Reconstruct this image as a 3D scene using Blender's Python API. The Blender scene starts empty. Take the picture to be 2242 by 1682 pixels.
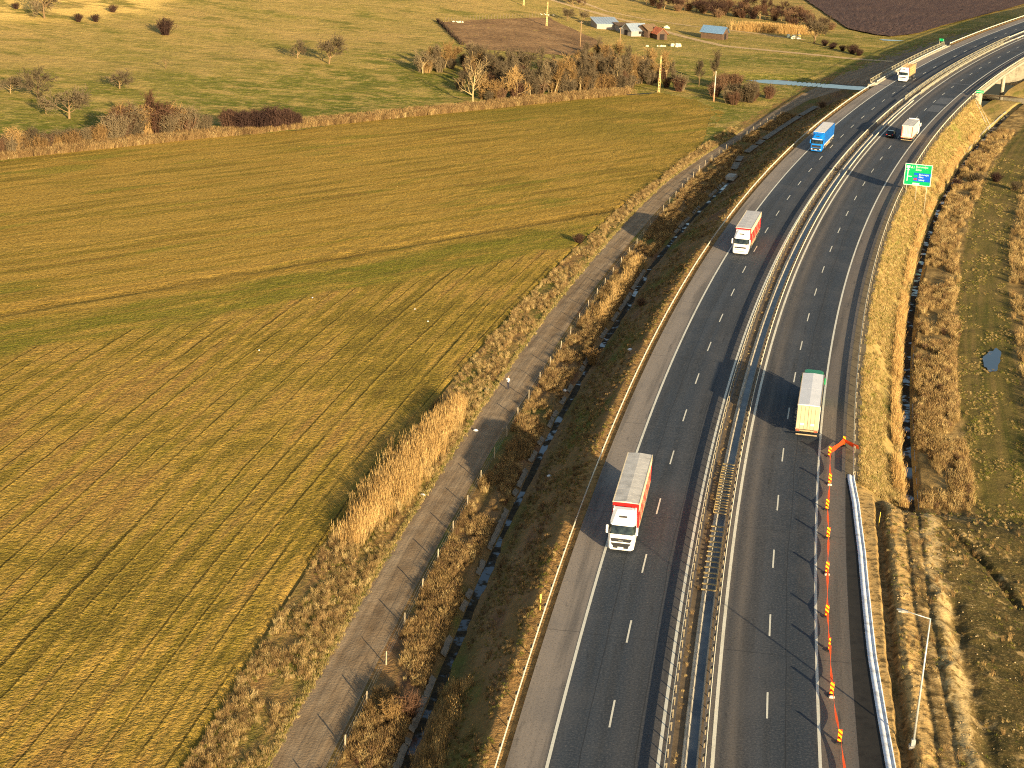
import bpy, bmesh, math, random
import numpy as np
from mathutils import Vector, Matrix

# ------------------------------------------------------------------ camera, sky, sun, exposure
SC = bpy.context.scene
COL = SC.collection
CAM_H, PITCH, ROLL = 64.06, 0.317674, 0.049435
cam = bpy.data.cameras.new('camera'); cam_o = bpy.data.objects.new('camera', cam); COL.objects.link(cam_o)
cam.sensor_width = 36.0; cam.sensor_fit = 'HORIZONTAL'; cam.lens = 36.0 * 3684.4 / 2242.0
cam.clip_start = 1.0; cam.clip_end = 9000.0
_d = Vector((0, -math.sin(PITCH), -math.cos(PITCH))); _f = Vector((0, math.cos(PITCH), -math.sin(PITCH))); _x = Vector((1, 0, 0))
_right = _x * math.cos(ROLL) - _d * math.sin(ROLL); _down = _x * math.sin(ROLL) + _d * math.cos(ROLL)
cam_o.matrix_world = Matrix(((_right.x, -_down.x, -_f.x, 0), (_right.y, -_down.y, -_f.y, 0), (_right.z, -_down.z, -_f.z, CAM_H), (0, 0, 0, 1)))
SC.camera = cam_o
SUN_EL, SUN_AZ = 12.7, 152.5            # degrees; azimuth clockwise from +Y
world = bpy.data.worlds.new('World'); SC.world = world; world.use_nodes = True
wn = world.node_tree.nodes; wl = world.node_tree.links
bg = wn['Background']; sky = wn.new('ShaderNodeTexSky'); sky.sky_type = 'NISHITA'; sky.sun_disc = False
sky.sun_elevation = math.radians(SUN_EL); sky.sun_rotation = math.radians(SUN_AZ)
sky.air_density = 1.0; sky.dust_density = 1.5; sky.ozone_density = 1.0
wl.new(sky.outputs[0], bg.inputs[0]); bg.inputs[1].default_value = 0.082
sun = bpy.data.lights.new('sun', 'SUN'); sun_o = bpy.data.objects.new('sun', sun); COL.objects.link(sun_o)
sun.energy = 5.0; sun.angle = math.radians(0.55); sun.color = (1.0, 0.83, 0.56)
_sd = Vector((math.sin(math.radians(SUN_AZ)) * math.cos(math.radians(SUN_EL)), math.cos(math.radians(SUN_AZ)) * math.cos(math.radians(SUN_EL)), math.sin(math.radians(SUN_EL))))
sun_o.rotation_euler = _sd.to_track_quat('Z', 'Y').to_euler(); sun_o.location = _sd * 300
SC.view_settings.view_transform = 'Standard'; SC.view_settings.look = 'None'
SC.view_settings.exposure = 1.12; SC.view_settings.gamma = 1.0; SC.view_settings.use_curve_mapping = False
SC.render.engine = 'CYCLES'; SC.cycles.max_bounces = 5; SC.cycles.use_denoising = False; SC.cycles.pixel_filter_type = 'BLACKMAN_HARRIS'; SC.cycles.filter_width = 1.1
#GEO ------------------------------------------------------------------ the lie of the land (metres)
_KS = (0.5378, 1.8583, -5.3496, 5.9031, -2.2384)      # curvature of the motorway along its length
_DS = 0.5; _S0, _S1 = -120.0, 2600.0
_n = int((_S1 - _S0) / _DS) + 1
RS = _S0 + np.arange(_n) * _DS
_t = np.clip(RS, 0, 545) / 400.0
_k = sum(a * _t ** i for i, a in enumerate(_KS)) * 1e-3
_k = np.where(RS > 545, np.maximum(_k - (RS - 545) * 2e-6, 0.0), _k)
_i0 = int(-_S0 / _DS)
RH = np.concatenate([[0], np.cumsum((_k[1:] + _k[:-1]) / 2 * _DS)]); RH = RH - RH[_i0] + 0.13731
_m = (RH[1:] + RH[:-1]) / 2
RX = np.concatenate([[0], np.cumsum(np.sin(_m) * _DS)]); RX = RX - RX[_i0] + 8.9313
RY = np.concatenate([[0], np.cumsum(np.cos(_m) * _DS)]); RY = RY - RY[_i0] + 115.0556
_tz = np.clip(RS, 0, 640) / 400.0
RZ = 5.0457 * _tz ** 2 - 1.1789 * _tz ** 3
def ZR(s): return np.interp(s, RS, RZ)
def HD(s): return np.interp(s, RS, RH)
def W(s, d):
    s = np.asarray(s, float); d = np.asarray(d, float); h = HD(s)
    return np.interp(s, RS, RX) + d * np.cos(h), np.interp(s, RS, RY) - d * np.sin(h)
def smooth(a, b, x):
    t = np.clip((np.asarray(x, float) - a) / (b - a), 0, 1); return t * t * (3 - 2 * t)
def hsh(i, j, k=0):
    n = np.sin(i * 127.1 + j * 311.7 + k * 74.7) * 43758.5453; return n - np.floor(n)
def vnoise(x, y, k=0):
    x = np.asarray(x, float); y = np.asarray(y, float)
    xi = np.floor(x); yi = np.floor(y); u = x - xi; v = y - yi; u = u * u * (3 - 2 * u); v = v * v * (3 - 2 * v)
    a = hsh(xi, yi, k); b = hsh(xi + 1, yi, k); c = hsh(xi, yi + 1, k); e = hsh(xi + 1, yi + 1, k)
    return (a + (b - a) * u) * (1 - v) + (c + (e - c) * u) * v - 0.5
def fnoise(x, y, k=0, o=3):
    r = 0; a = 1.0
    for q in range(o):
        r = r + a * vnoise(x * 2 ** q, y * 2 ** q, k + q); a *= 0.5
    return r
def D_DITCH(s): return np.interp(s, [0, 40, 70, 130, 155, 235, 262, 350], [-14.9, -15.2, -15.5, -15.7, -16.6, -17.2, -20.4, -21.1])
def D_FENCE(s): return np.interp(s, [0, 60, 110, 170, 220, 250, 300], [-20.2, -20.45, -20.8, -22.0, -24.2, -25.7, -25.8])
def D_TR(s): return np.interp(s, [0, 60, 90, 117, 170, 220, 284, 360, 395, 450, 480], [-20.75, -21.0, -21.0, -21.8, -23.3, -24.8, -26.0, -25.8, -22, -15.5, -14])
def D_TL(s): return np.interp(s, [0, 60, 100, 145, 180, 225, 284, 340, 380, 480, 700], [-25.0, -25.0, -25.5, -26.4, -27.4, -28.7, -28.3, -29.2, -30.5, -34.0, -36.0])
def D_FE(s): return np.interp(s, [0, 30, 60, 120, 200, 225, 285], [-31.0, -31.6, -31.2, -30.9, -31.1, -30.6, -32.0])
def S_TOP(d): return np.interp(-np.asarray(d, float), [31, 34, 42, 55, 65.7, 81.7, 95.6, 110, 118, 134, 144, 154, 200, 260], [268, 283, 320, 339, 344, 319, 284, 257, 239, 215, 199, 180, 100, -10])
BR0, BR1 = 358.0, 453.0                    # the bridge, along the motorway
def QL(x, y): return (y - x - 435.6) / 1.41421
def hill(x, y):
    q = QL(x, y); b = 1 - smooth(-25, 75, x)
    return (0.035 * np.maximum(q - 20, 0) + 0.0003 * np.maximum(q - 90, 0) ** 2) * b
def ground(s, d):
    s, d = np.broadcast_arrays(np.asarray(s, float), np.asarray(d, float))
    x, y = W(s, d)
    base = -3.42 + 0.16 * fnoise(x * 0.05, y * 0.05, 3) + hill(x, y) * smooth(-40, -75, d)
    base = base - 1.5 * np.exp(-((s - 402 - 0.25 * (d + 20)) / 9.0) ** 2) * smooth(-75, -45, d) * (1 - smooth(45, 70, d))
    bf = 1 - smooth(BR0 - 9, BR0 + 2, s) * (1 - smooth(BR1 - 2, BR1 + 9, s))
    top = np.where(bf > 0.001, base + (ZR(s) - 0.28 - base) * bf, base)
    dd = D_DITCH(s)
    n1 = 0.10 * fnoise(s * 0.45, d * 0.9, 11)
    low = np.minimum(base, -3.85)
    tl = np.clip((d - (dd + 0.8)) / (-8.7 - (dd + 0.8)), 0, 1)
    zl = np.where(d > dd + 0.8, low + (top + 0.1 - low) * tl + n1 * np.sin(tl * np.pi), np.where(d > dd - 0.5, low, np.where(d > dd - 1.7, low + (base - low) * (dd - 0.5 - d) / 1.2, base + n1)))
    tr = np.clip((25.2 - d) / (25.2 - 20.3), 0, 1)
    zr_ = np.where(d < 25.2, (base - 0.1) + (top + 0.1 - base + 0.1) * tr + n1 * np.sin(tr * np.pi), np.where(d < 25.6, base - 0.1 - (d - 25.2) * 1.8, np.where(d < 26.6, base - 0.82, np.where(d < 27.2, base - 0.82 + (d - 26.6) * 1.5, base + n1 * 2))))
    zc = np.interp(d + 0.16 * fnoise(s * 0.5, 0 * s, 14) * smooth(21.2, 21.6, d), [19, 20.8, 21.55, 21.85, 22.35, 22.75, 23.3, 24.3, 27, 31, 40, 60], [-0.1, -0.12, -0.12, -0.8, -0.8, -0.2, 0.0, -0.15, -0.3, -0.9, -2.2, -3.3])
    rw = d - np.interp(s, [-20, 6, 12, 18, 23, 30, 36, 44], [27.8, 27.4, 27.0, 26.4, 27.0, 26.9, 25.5, 24.5]) - 0.9 * vnoise(s * 0.5, 0 * s, 16)
    zc = zc + (0.2 + 0.35 * vnoise(s * 0.4, d * 0.2, 17)) * np.exp(-(rw / 0.65) ** 2) * (1 - smooth(38, 46, s)) - (0.25 + 0.6 * vnoise(s * 0.3, 0 * s, 18)) * np.exp(-((rw - 1.5) / 0.7) ** 2) * (1 - smooth(30, 40, s))
    t2 = d - np.interp(s, [33, 39.5, 44, 49], [34.2, 32.5, 30.7, 28.4]); zc = zc - 0.7 * np.exp(-(t2 / 0.5) ** 2) * smooth(30, 34, s) * (1 - smooth(47, 51, s))
    zc = zc + (0.14 * fnoise(x * 0.35, y * 0.35, 5) + 0.10 * (0.25 - np.abs(fnoise(x * 0.8, y * 0.8, 6))) + 0.05 * np.abs(fnoise(x * 2.3, y * 2.3, 8)) - 0.10 * smooth(.1, .3, vnoise(x * 0.6, y * 0.6, 12))) * smooth(22.6, 23.4, d) * (1 - 0.75 * np.exp(-((d - 25.1) / 0.9) ** 2))
    zc = zc - 0.13 * (np.exp(-((d - 24.5 - .15 * vnoise(s * .2, 0 * s, 19)) / .22) ** 2) + np.exp(-((d - 25.9 - .15 * vnoise(s * .2, 0 * s, 19)) / .22) ** 2))
    wc = 1 - smooth(49, 60, s + 1.5 * vnoise(d * 0.5, 0, 9))
    zr_ = zr_ + (zc - zr_) * wc
    return np.where(d < 6, zl, zr_)
#/GEO

# ------------------------------------------------------------------ helpers
random.seed(7); RNG = np.random.default_rng(7)
def C(r, g, b):
    f = lambda v: (v / 255 / 12.92) if v / 255 <= 0.04045 else ((v / 255 + 0.055) / 1.055) ** 2.4
    return (f(r), f(g), f(b), 1.0)
def G(v, w=0.0): return (v * (1 + w), v, v * (1 - w), 1.0)
class NT:
    def __init__(s, name, rough=0.85, spec=0.25, metal=0.0):
        s.m = bpy.data.materials.new(name); s.m.use_nodes = True; s.t = s.m.node_tree; s.b = s.t.nodes['Principled BSDF']
        s.b.inputs['Roughness'].default_value = rough; s.b.inputs['Metallic'].default_value = metal
        s.b.inputs['Specular IOR Level'].default_value = spec
    def node(s, t): return s.t.nodes.new('ShaderNode' + t)
    def put(s, sock, v):
        if isinstance(v, bpy.types.NodeSocket): s.t.links.new(v, sock)
        else: sock.default_value = v
    def attr(s, name='sd'):
        n = s.node('Attribute'); n.attribute_name = name; return n.outputs['Vector']
    def pos(s): return s.node('NewGeometry').outputs['Position']
    def obj(s): return s.node('TexCoord').outputs['Object']
    def rnd(s): return s.node('ObjectInfo').outputs['Random']
    def xyz(s, v):
        n = s.node('SeparateXYZ'); s.put(n.inputs[0], v); return n.outputs
    def vec(s, x=0.0, y=0.0, z=0.0):
        n = s.node('CombineXYZ'); s.put(n.inputs[0], x); s.put(n.inputs[1], y); s.put(n.inputs[2], z); return n.outputs[0]
    def scl(s, v, k):
        n = s.node('VectorMath'); n.operation = 'MULTIPLY'; s.put(n.inputs[0], v); n.inputs[1].default_value = k; return n.outputs[0]
    def noise(s, v, scale, detail=3.0, rough=0.55):
        n = s.node('TexNoise'); s.put(n.inputs['Vector'], v); n.inputs['Scale'].default_value = scale; n.inputs['Detail'].default_value = detail; n.inputs['Roughness'].default_value = rough; return n.outputs['Fac']
    def vor(s, v, scale):
        n = s.node('TexVoronoi'); s.put(n.inputs['Vector'], v); n.inputs['Scale'].default_value = scale; return n.outputs['Distance']
    def math(s, op, a, b=0.0, c=0.0):
        n = s.node('Math'); n.operation = op; s.put(n.inputs[0], a); s.put(n.inputs[1], b); s.put(n.inputs[2], c); return n.outputs[0]
    def rng(s, v, a, b, c=0.0, e=1.0, smoothstep=True):
        n = s.node('MapRange'); n.interpolation_type = 'SMOOTHSTEP' if smoothstep else 'LINEAR'; s.put(n.inputs[0], v)
        for i, q in enumerate((a, b, c, e)): n.inputs[1 + i].default_value = q
        return n.outputs[0]
    def ramp(s, f, stops, interp='LINEAR'):
        n = s.node('ValToRGB'); s.put(n.inputs[0], f); e = n.color_ramp.elements; n.color_ramp.interpolation = interp
        while len(e) < len(stops): e.new(0.5)
        for q, (p, c) in zip(e, stops): q.position = p; q.color = c
        return n.outputs[0]
    def mix(s, f, a, b, mode='MIX'):
        n = s.node('Mix'); n.data_type = 'RGBA'; n.blend_type = mode; s.put(n.inputs[0], f); s.put(n.inputs[6], a); s.put(n.inputs[7], b); return n.outputs[2]
    def bump(s, h, strength=0.5, dist=0.1):
        n = s.node('Bump'); n.inputs['Strength'].default_value = strength; n.inputs['Distance'].default_value = dist; s.put(n.inputs['Height'], h); s.t.links.new(n.outputs[0], s.b.inputs['Normal'])
    def col(s, c): s.put(s.b.inputs['Base Color'], c)
    def done(s, c=None):
        if c is not None: s.col(c)
        return s.m
_pm = {}
def plain(name, col, rough=0.6, metal=0.0, var=0.18, scale=2.0, spec=0.35, bump=0.0):
    """a painted / cast surface: its colour with dirt and fading in patches"""
    if name in _pm: return _pm[name]
    t = NT(name, rough, spec, metal); o = t.obj()
    n = t.noise(o, scale, 5.0, 0.6); n2 = t.noise(o, scale * 9, 3.0)
    f = t.math('ADD', t.math('MULTIPLY', n, 0.7), t.math('MULTIPLY', n2, 0.3))
    lo = tuple(max(0, v * (1 - var * 1.6)) for v in col[:3]) + (1,); hi = tuple(min(1, v * (1 + var * 0.9)) for v in col[:3]) + (1,)
    t.col(t.ramp(f, [(0.3, lo), (0.5, col), (0.7, hi)]))
    if bump: t.bump(n2, bump, 0.03)
    _pm[name] = t.m; return t.m
def tint(name, stops, rough=0.9, scale=0.8, spec=0.1):
    """plant matter: colour picked per plant, varied along it"""
    if name in _pm: return _pm[name]
    t = NT(name, rough, spec); f = t.math('ADD', t.math('MULTIPLY', t.rnd(), 0.75), t.math('MULTIPLY', t.noise(t.obj(), scale, 2.0), 0.25))
    t.col(t.ramp(f, stops)); _pm[name] = t.m; return t.m
class MB:
    def __init__(s): s.v = []; s.f = []
    def add(s, v, f):
        o = len(s.v); s.v += [tuple(map(float, p)) for p in v]; s.f += [tuple(i + o for i in q) for q in f]; return s
    def box(s, x0, x1, y0, y1, z0, z1, b=0.0):
        if b <= 0: return s.add([(x, y, z) for z in (z0, z1) for y in (y0, y1) for x in (x0, x1)], [(0, 2, 3, 1), (4, 5, 7, 6), (0, 1, 5, 4), (2, 6, 7, 3), (0, 4, 6, 2), (1, 3, 7, 5)])
        o = lambda e: [(x0 + e, y0 + b), (x0 + b, y0 + e), (x1 - b, y0 + e), (x1 - e, y0 + b), (x1 - e, y1 - b), (x1 - b, y1 - e), (x0 + b, y1 - e), (x0 + e, y1 - b)]
        return s.loft([[(x, y, z0) for x, y in o(b * .7)], [(x, y, z0 + b) for x, y in o(0)], [(x, y, z1 - b) for x, y in o(0)], [(x, y, z1) for x, y in o(b * .7)]])
    def loft(s, secs, cap=True, close=True):
        n = len(secs[0]); v = [p for q in secs for p in q]; f = []
        for i in range(len(secs) - 1):
            for j in range(n if close else n - 1):
                k = (j + 1) % n; f.append((i * n + j, i * n + k, (i + 1) * n + k, (i + 1) * n + j))
        if cap: f.append(tuple(range(n))[::-1]); f.append(tuple((len(secs) - 1) * n + j for j in range(n)))
        return s.add(v, f)
    def cyl(s, p0, p1, r0, r1=None, n=8, cap=True):
        r1 = r0 if r1 is None else r1
        p0 = np.array(p0, float); p1 = np.array(p1, float); a = p1 - p0; a = a / (np.linalg.norm(a) + 1e-9)
        u = np.cross(a, (0, 0, 1) if abs(a[2]) < 0.9 else (1, 0, 0)); u /= np.linalg.norm(u); w = np.cross(a, u)
        ring = lambda p, r: [tuple(p + r * (math.cos(t) * u + math.sin(t) * w)) for t in (2 * math.pi * i / n for i in range(n))]
        return s.loft([ring(p0, r0), ring(p1, r1)], cap)
    def quad(s, a, b, c, d): return s.add([a, b, c, d], [(0, 1, 2, 3)])
    def mesh(s, name):
        m = bpy.data.meshes.new(name); m.from_pydata(s.v, [], s.f); m.update(); return m
    def build(s, name, mat, parent=None, smooth=False):
        return link(name, s.mesh(name), mat, parent, smooth)
def link(name, mesh, mat=None, parent=None, smooth=False):
    if mat is not None and not mesh.materials: mesh.materials.append(mat)
    if smooth and len(mesh.polygons): mesh.polygons.foreach_set('use_smooth', [True] * len(mesh.polygons))
    o = bpy.data.objects.new(name, mesh); COL.objects.link(o)
    if parent is not None: o.parent = parent
    return o
def tag(o, label=None, cat=None, group=None, kind=None):
    for k, v in (('label', label), ('category', cat), ('group', group), ('kind', kind)):
        if v: o[k] = v
    return o
def empty(name, loc=(0, 0, 0), rz=0.0, label=None, cat=None, group=None):
    o = bpy.data.objects.new(name, None); COL.objects.link(o); o.location = loc; o.rotation_euler = (0, 0, rz); o.empty_display_size = 0.3
    return tag(o, label, cat, group)
def copy_tree(o, parent=None):
    c = o.copy(); COL.objects.link(c)
    if parent is not None: c.parent = parent
    for ch in list(o.children): copy_tree(ch, c)
    return c
def npmesh(name, V, F, attrs=None):
    m = bpy.data.meshes.new(name); V = np.ascontiguousarray(V, np.float32); F = np.ascontiguousarray(F, np.int32); k = F.shape[1]
    m.vertices.add(len(V)); m.vertices.foreach_set('co', V.ravel()); m.loops.add(F.size); m.loops.foreach_set('vertex_index', F.ravel())
    m.polygons.add(len(F)); m.polygons.foreach_set('loop_start', np.arange(len(F), dtype=np.int32) * k)
    m.update(calc_edges=True)
    for n, a in (attrs or {}).items():
        at = m.attributes.new(n, 'FLOAT_VECTOR', 'POINT'); at.data.foreach_set('vector', np.ascontiguousarray(a, np.float32).ravel())
    return m
def grid(name, S, D, Z, mat, parent=None, smooth=True, up=True):
    """a sheet over (along, across) coordinates of the motorway; S, D, Z are 2-D arrays"""
    S, D, Z = np.broadcast_arrays(S, D, Z); x, y = W(S, D); r, c = S.shape
    V = np.stack([x, y, Z], -1).reshape(-1, 3); i = np.arange(r * c).reshape(r, c)
    F = np.stack([i[:-1, :-1], i[:-1, 1:], i[1:, 1:], i[1:, :-1]], -1).reshape(-1, 4)
    m = npmesh(name, V, F, {'sd': np.stack([S, D, S * 0], -1).reshape(-1, 3)})
    return link(name, m, mat, parent, smooth)
def struct(o): o['kind'] = 'structure'; return o
def at(s, d, dz=None, z=None):
    x, y = W(s, d); zz = float(ground(s, d)) + (dz or 0) if z is None else z
    return (float(x), float(y), zz)
def sd_of(x, y):
    i = int(np.argmin((RX - x) ** 2 + (RY - y) ** 2)); return float(RS[i]), float((x - RX[i]) * math.cos(RH[i]) - (y - RY[i]) * math.sin(RH[i]))
def gz(x, y): return float(ground(*sd_of(x, y)))
def gza(x, y):
    x = np.asarray(x, float).ravel(); y = np.asarray(y, float).ravel(); out = np.zeros(len(x)); cx, cy, cs, chh = RX[::4], RY[::4], RS[::4], RH[::4]
    for a in range(0, len(x), 2000):
        X, Y = x[a:a + 2000], y[a:a + 2000]; i = np.argmin((X[:, None] - cx) ** 2 + (Y[:, None] - cy) ** 2, 1); dx, dy = X - cx[i], Y - cy[i]; out[a:a + 2000] = ground(cs[i] + dx * np.sin(chh[i]) + dy * np.cos(chh[i]), dx * np.cos(chh[i]) - dy * np.sin(chh[i]))
    return out
def sweep(name, prof, S, mat, parent=None, z=None, close=True, smooth=False):
    """a profile of (across, up) points drawn along the motorway"""
    S = np.asarray(S, float); P = np.array(prof, float); n = len(P)
    D = np.broadcast_to(P[:, 0], (len(S), n)); Sg = np.broadcast_to(S[:, None], D.shape); x, y = W(Sg, D)
    zb = (ZR(S) if z is None else z(S))[:, None]
    V = np.stack([x, y, zb + P[None, :, 1]], -1).reshape(-1, 3); i = np.arange(len(S) * n).reshape(len(S), n)
    j = np.roll(i, -1, 1) if close else i[:, 1:]; ii = i if close else i[:, :-1]
    F = np.stack([ii[:-1], j[:-1], j[1:], ii[1:]], -1).reshape(-1, 4)
    m = npmesh(name, V, F, {'sd': np.stack([Sg, D, Sg * 0], -1).reshape(-1, 3)})
    if close:
        bm = bmesh.new(); bm.from_mesh(m); bm.verts.ensure_lookup_table(); bm.faces.new([bm.verts[k] for k in i[0]]); bm.faces.new([bm.verts[k] for k in i[-1][::-1]])
        bmesh.ops.recalc_face_normals(bm, faces=bm.faces[:]); bm.to_mesh(m); bm.free()
    return link(name, m, mat, parent, smooth)

# ------------------------------------------------------------------ ground materials
def mat_field():
    t = NT('field_crop', 0.95, 0.05); p = t.pos(); X = t.xyz(p); sd = t.xyz(t.attr())
    v = t.math('MULTIPLY', t.math('SUBTRACT', X[1], X[0]), 0.70711); u = t.math('MULTIPLY', t.math('ADD', X[1], X[0]), 0.70711)
    low = t.vec(t.math('MULTIPLY', sd[0], 0.03), t.math('MULTIPLY', sd[1], 0.75)); up = t.vec(t.math('MULTIPLY', u, 0.014), t.math('MULTIPLY', v, 0.36))
    n_low = t.noise(low, 1.0, 3.0, 0.55); n_up = t.noise(up, 1.0, 4.0, 0.6); patch = t.noise(t.scl(p, (0.035, 0.05, 0.05)), 1.0, 4.0, 0.6)
    fine = t.noise(p, 2.0, 3.0, 0.6); grain = t.noise(p, 4.5, 2.0, 0.6)
    tan, oli, dk, grn, brn = C(184, 146, 66), C(146, 122, 46), C(124, 102, 42), C(116, 120, 36), C(166, 126, 64)
    mk = lambda n, w: t.math('ADD', t.math('MULTIPLY', n, w), t.math('MULTIPLY', patch, 1 - w))
    cl = t.ramp(mk(n_low, 0.5), [(0.36, dk), (0.44, oli), (0.52, tan), (0.60, brn)])
    cu = t.ramp(mk(n_up, 0.66), [(0.35, C(138, 106, 48)), (0.43, oli), (0.50, tan), (0.58, C(166, 130, 54)), (0.66, oli)])
    gp = t.rng(t.noise(t.vec(t.math('MULTIPLY', u, 0.02), t.math('MULTIPLY', v, 0.12)), 1.0, 2.0), 0.60, 0.68); cu = t.mix(t.math('MULTIPLY', gp, 0.55), cu, grn)
    gl = t.rng(t.noise(t.scl(p, (0.05, 0.05, 0.05)), 1.0, 3.0), 0.56, 0.72); cl = t.mix(t.math('MULTIPLY', gl, 0.24), cl, grn)
    q = t.math('ADD', t.math('DIVIDE', sd[1], 2.7), t.math('MULTIPLY', t.noise(t.scl(t.attr(), (0.012, 0.25, 0)), 1.0, 1.0), 0.9))
    fr = t.math('FRACT', q); on = t.rng(t.noise(t.vec(t.math('MULTIPLY', sd[0], 0.035), t.math('MULTIPLY', sd[1], 0.37)), 1.0, 2.0), 0.33, 0.55)
    l1 = t.math('MULTIPLY', t.math('COMPARE', fr, 0.5, 0.042), on); l2 = t.math('MULTIPLY', t.math('COMPARE', fr, 0.59, 0.04), on)
    cl = t.mix(t.math('MULTIPLY', l1, 0.85), cl, C(62, 54, 22)); cl = t.mix(t.math('MULTIPLY', l2, 0.6), cl, C(192, 156, 66))
    vv = t.math('ADD', v, t.math('MULTIPLY', t.math('SUBTRACT', t.noise(p, 0.11, 3.0), 0.5), 9.0))
    band = t.math('MULTIPLY', t.rng(vv, 191.5, 194.0), t.math('SUBTRACT', 1.0, t.rng(vv, 203.0, 207.0)))
    c = t.mix(t.rng(vv, 191.5, 195.0), cl, cu)
    gb = t.math('MULTIPLY', band, t.rng(t.noise(t.vec(t.math('MULTIPLY', u, 0.05), t.math('MULTIPLY', v, 0.3)), 1.0, 3.0), 0.3, 0.55)); c = t.mix(t.math('MULTIPLY', gb, 0.72), c, C(106, 112, 30))
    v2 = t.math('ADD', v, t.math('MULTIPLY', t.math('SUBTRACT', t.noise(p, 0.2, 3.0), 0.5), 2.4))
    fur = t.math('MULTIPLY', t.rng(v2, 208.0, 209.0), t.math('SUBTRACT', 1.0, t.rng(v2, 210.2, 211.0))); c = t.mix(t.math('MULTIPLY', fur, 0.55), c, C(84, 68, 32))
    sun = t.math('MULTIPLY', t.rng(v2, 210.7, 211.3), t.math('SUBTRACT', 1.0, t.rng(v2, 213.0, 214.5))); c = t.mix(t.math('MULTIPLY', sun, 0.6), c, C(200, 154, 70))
    end = t.rng(sd[0], 235, 290); c = t.mix(t.math('MULTIPLY', t.math('MULTIPLY', end, t.rng(patch, 0.42, 0.6)), 0.6), c, C(118, 110, 36))
    c = t.mix(t.rng(fine, 0.42, 0.68, 0.0, 0.55), c, C(88, 74, 30)); c = t.mix(t.rng(grain, 0.5, 0.72, 0.0, 0.55), c, C(206, 166, 84))
    t.bump(t.math('ADD', fine, t.math('MULTIPLY', grain, 0.5)), 0.9, 0.3); return t.done(c)
def mat_pasture():
    t = NT('pasture_grass', 0.95, 0.08); p = t.pos(); X = t.xyz(p)
    n1 = t.noise(t.scl(p, (0.03, 0.05, 0.05)), 1.0, 5.0, 0.62); n2 = t.noise(p, 0.45, 4.0, 0.65); n3 = t.noise(p, 2.2, 3.0)
    q = t.math('MULTIPLY', t.math('SUBTRACT', t.math('SUBTRACT', X[1], X[0]), 435.6), 0.70711)
    dry = t.math('ADD', t.math('MULTIPLY', t.rng(q, 20, 120), 0.30), t.math('ADD', t.math('MULTIPLY', n1, 0.95), -0.14)); dry = t.math('ADD', dry, t.math('MULTIPLY', t.rng(X[0], -10, 40), 0.06))
    c = t.ramp(dry, [(0.22, C(98, 104, 32)), (0.40, C(128, 122, 46)), (0.54, C(158, 138, 66)), (0.75, C(186, 152, 86))])
    c = t.mix(t.rng(n2, 0.45, 0.66, 0, 0.6), c, C(196, 166, 92)); c = t.mix(t.rng(n3, 0.46, 0.7, 0, 0.55), c, C(84, 80, 30)); n4 = t.noise(t.scl(p, (0.10, 0.16, 0.16)), 1.0, 5.0, 0.68); c = t.mix(t.rng(n4, 0.48, 0.62, 0, 0.65), c, C(196, 160, 90)); c = t.mix(t.rng(t.noise(t.scl(p, (0.06, 0.12, 0.1)), 1.0, 4.0, 0.65), 0.54, 0.66, 0, 0.6), c, C(96, 100, 34))
    bare = t.math('MULTIPLY', t.rng(t.noise(t.scl(p, (0.07, 0.12, 0.1)), 1.0, 4.0, 0.6), 0.44, 0.54), t.math('MULTIPLY', t.rng(q, 150, 170), t.math('SUBTRACT', 1.0, t.rng(X[0], -128, -112))))
    c = t.mix(bare, c, C(232, 190, 104))
    t.bump(t.math('ADD', n2, t.math('MULTIPLY', n3, 0.5)), 0.8, 0.6); return t.done(c)
def mat_verge():
    t = NT('verge_grass', 0.95, 0.08); p = t.pos(); sd = t.xyz(t.attr())
    n1 = t.noise(t.scl(t.attr(), (0.09, 0.35, 0)), 1.0, 4.0, 0.6); n2 = t.noise(p, 1.4, 4.0, 0.65); n3 = t.noise(p, 5.0, 2.0)
    c = t.ramp(n1, [(0.30, C(92, 98, 34)), (0.42, C(128, 112, 52)), (0.52, C(160, 126, 70)), (0.66, C(148, 108, 64))])
    c = t.mix(t.rng(n2, 0.45, 0.7, 0, 0.6), c, C(84, 66, 34)); c = t.mix(t.rng(n3, 0.55, 0.75, 0, 0.5), c, C(206, 170, 102))
    t.bump(t.math('ADD', n2, t.math('MULTIPLY', n3, 0.4)), 0.8, 0.25); return t.done(c)
def mat_bank():
    """embankments: turf over brown soil, bare soil at the road edge"""
    t = NT('bank_turf', 0.95, 0.08); p = t.pos(); sd = t.xyz(t.attr())
    n1 = t.noise(t.scl(t.attr(), (0.06, 0.22, 0)), 1.0, 4.0, 0.6); n2 = t.noise(p, 1.2, 4.0, 0.65); n3 = t.noise(p, 5.0, 2.0)
    c = t.ramp(n1, [(0.32, C(98, 104, 44)), (0.45, C(126, 100, 56)), (0.58, C(146, 112, 72)), (0.68, C(120, 86, 60))])
    rt = t.rng(sd[1], 12, 14); cr = t.ramp(n1, [(0.34, C(128, 120, 48)), (0.48, C(186, 148, 78)), (0.62, C(206, 162, 88))]); c = t.mix(rt, c, cr)
    c = t.mix(t.rng(n2, 0.45, 0.72, 0, 0.5), c, C(88, 66, 38)); c = t.mix(t.rng(n3, 0.55, 0.75, 0, 0.4), c, C(196, 160, 96))
    soil = t.math('MULTIPLY', t.rng(t.math('ADD', sd[1], t.math('MULTIPLY', t.math('SUBTRACT', n2, 0.5), 1.2)), -9.2, -8.6), t.math('SUBTRACT', 1.0, t.rng(sd[1], 4, 6))); c = t.mix(soil, c, t.ramp(n2, [(0.3, C(122, 90, 50)), (0.6, C(178, 136, 80))]))
    t.bump(t.math('ADD', n2, t.math('MULTIPLY', n3, 0.4)), 0.8, 0.25); return t.done(c)
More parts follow.
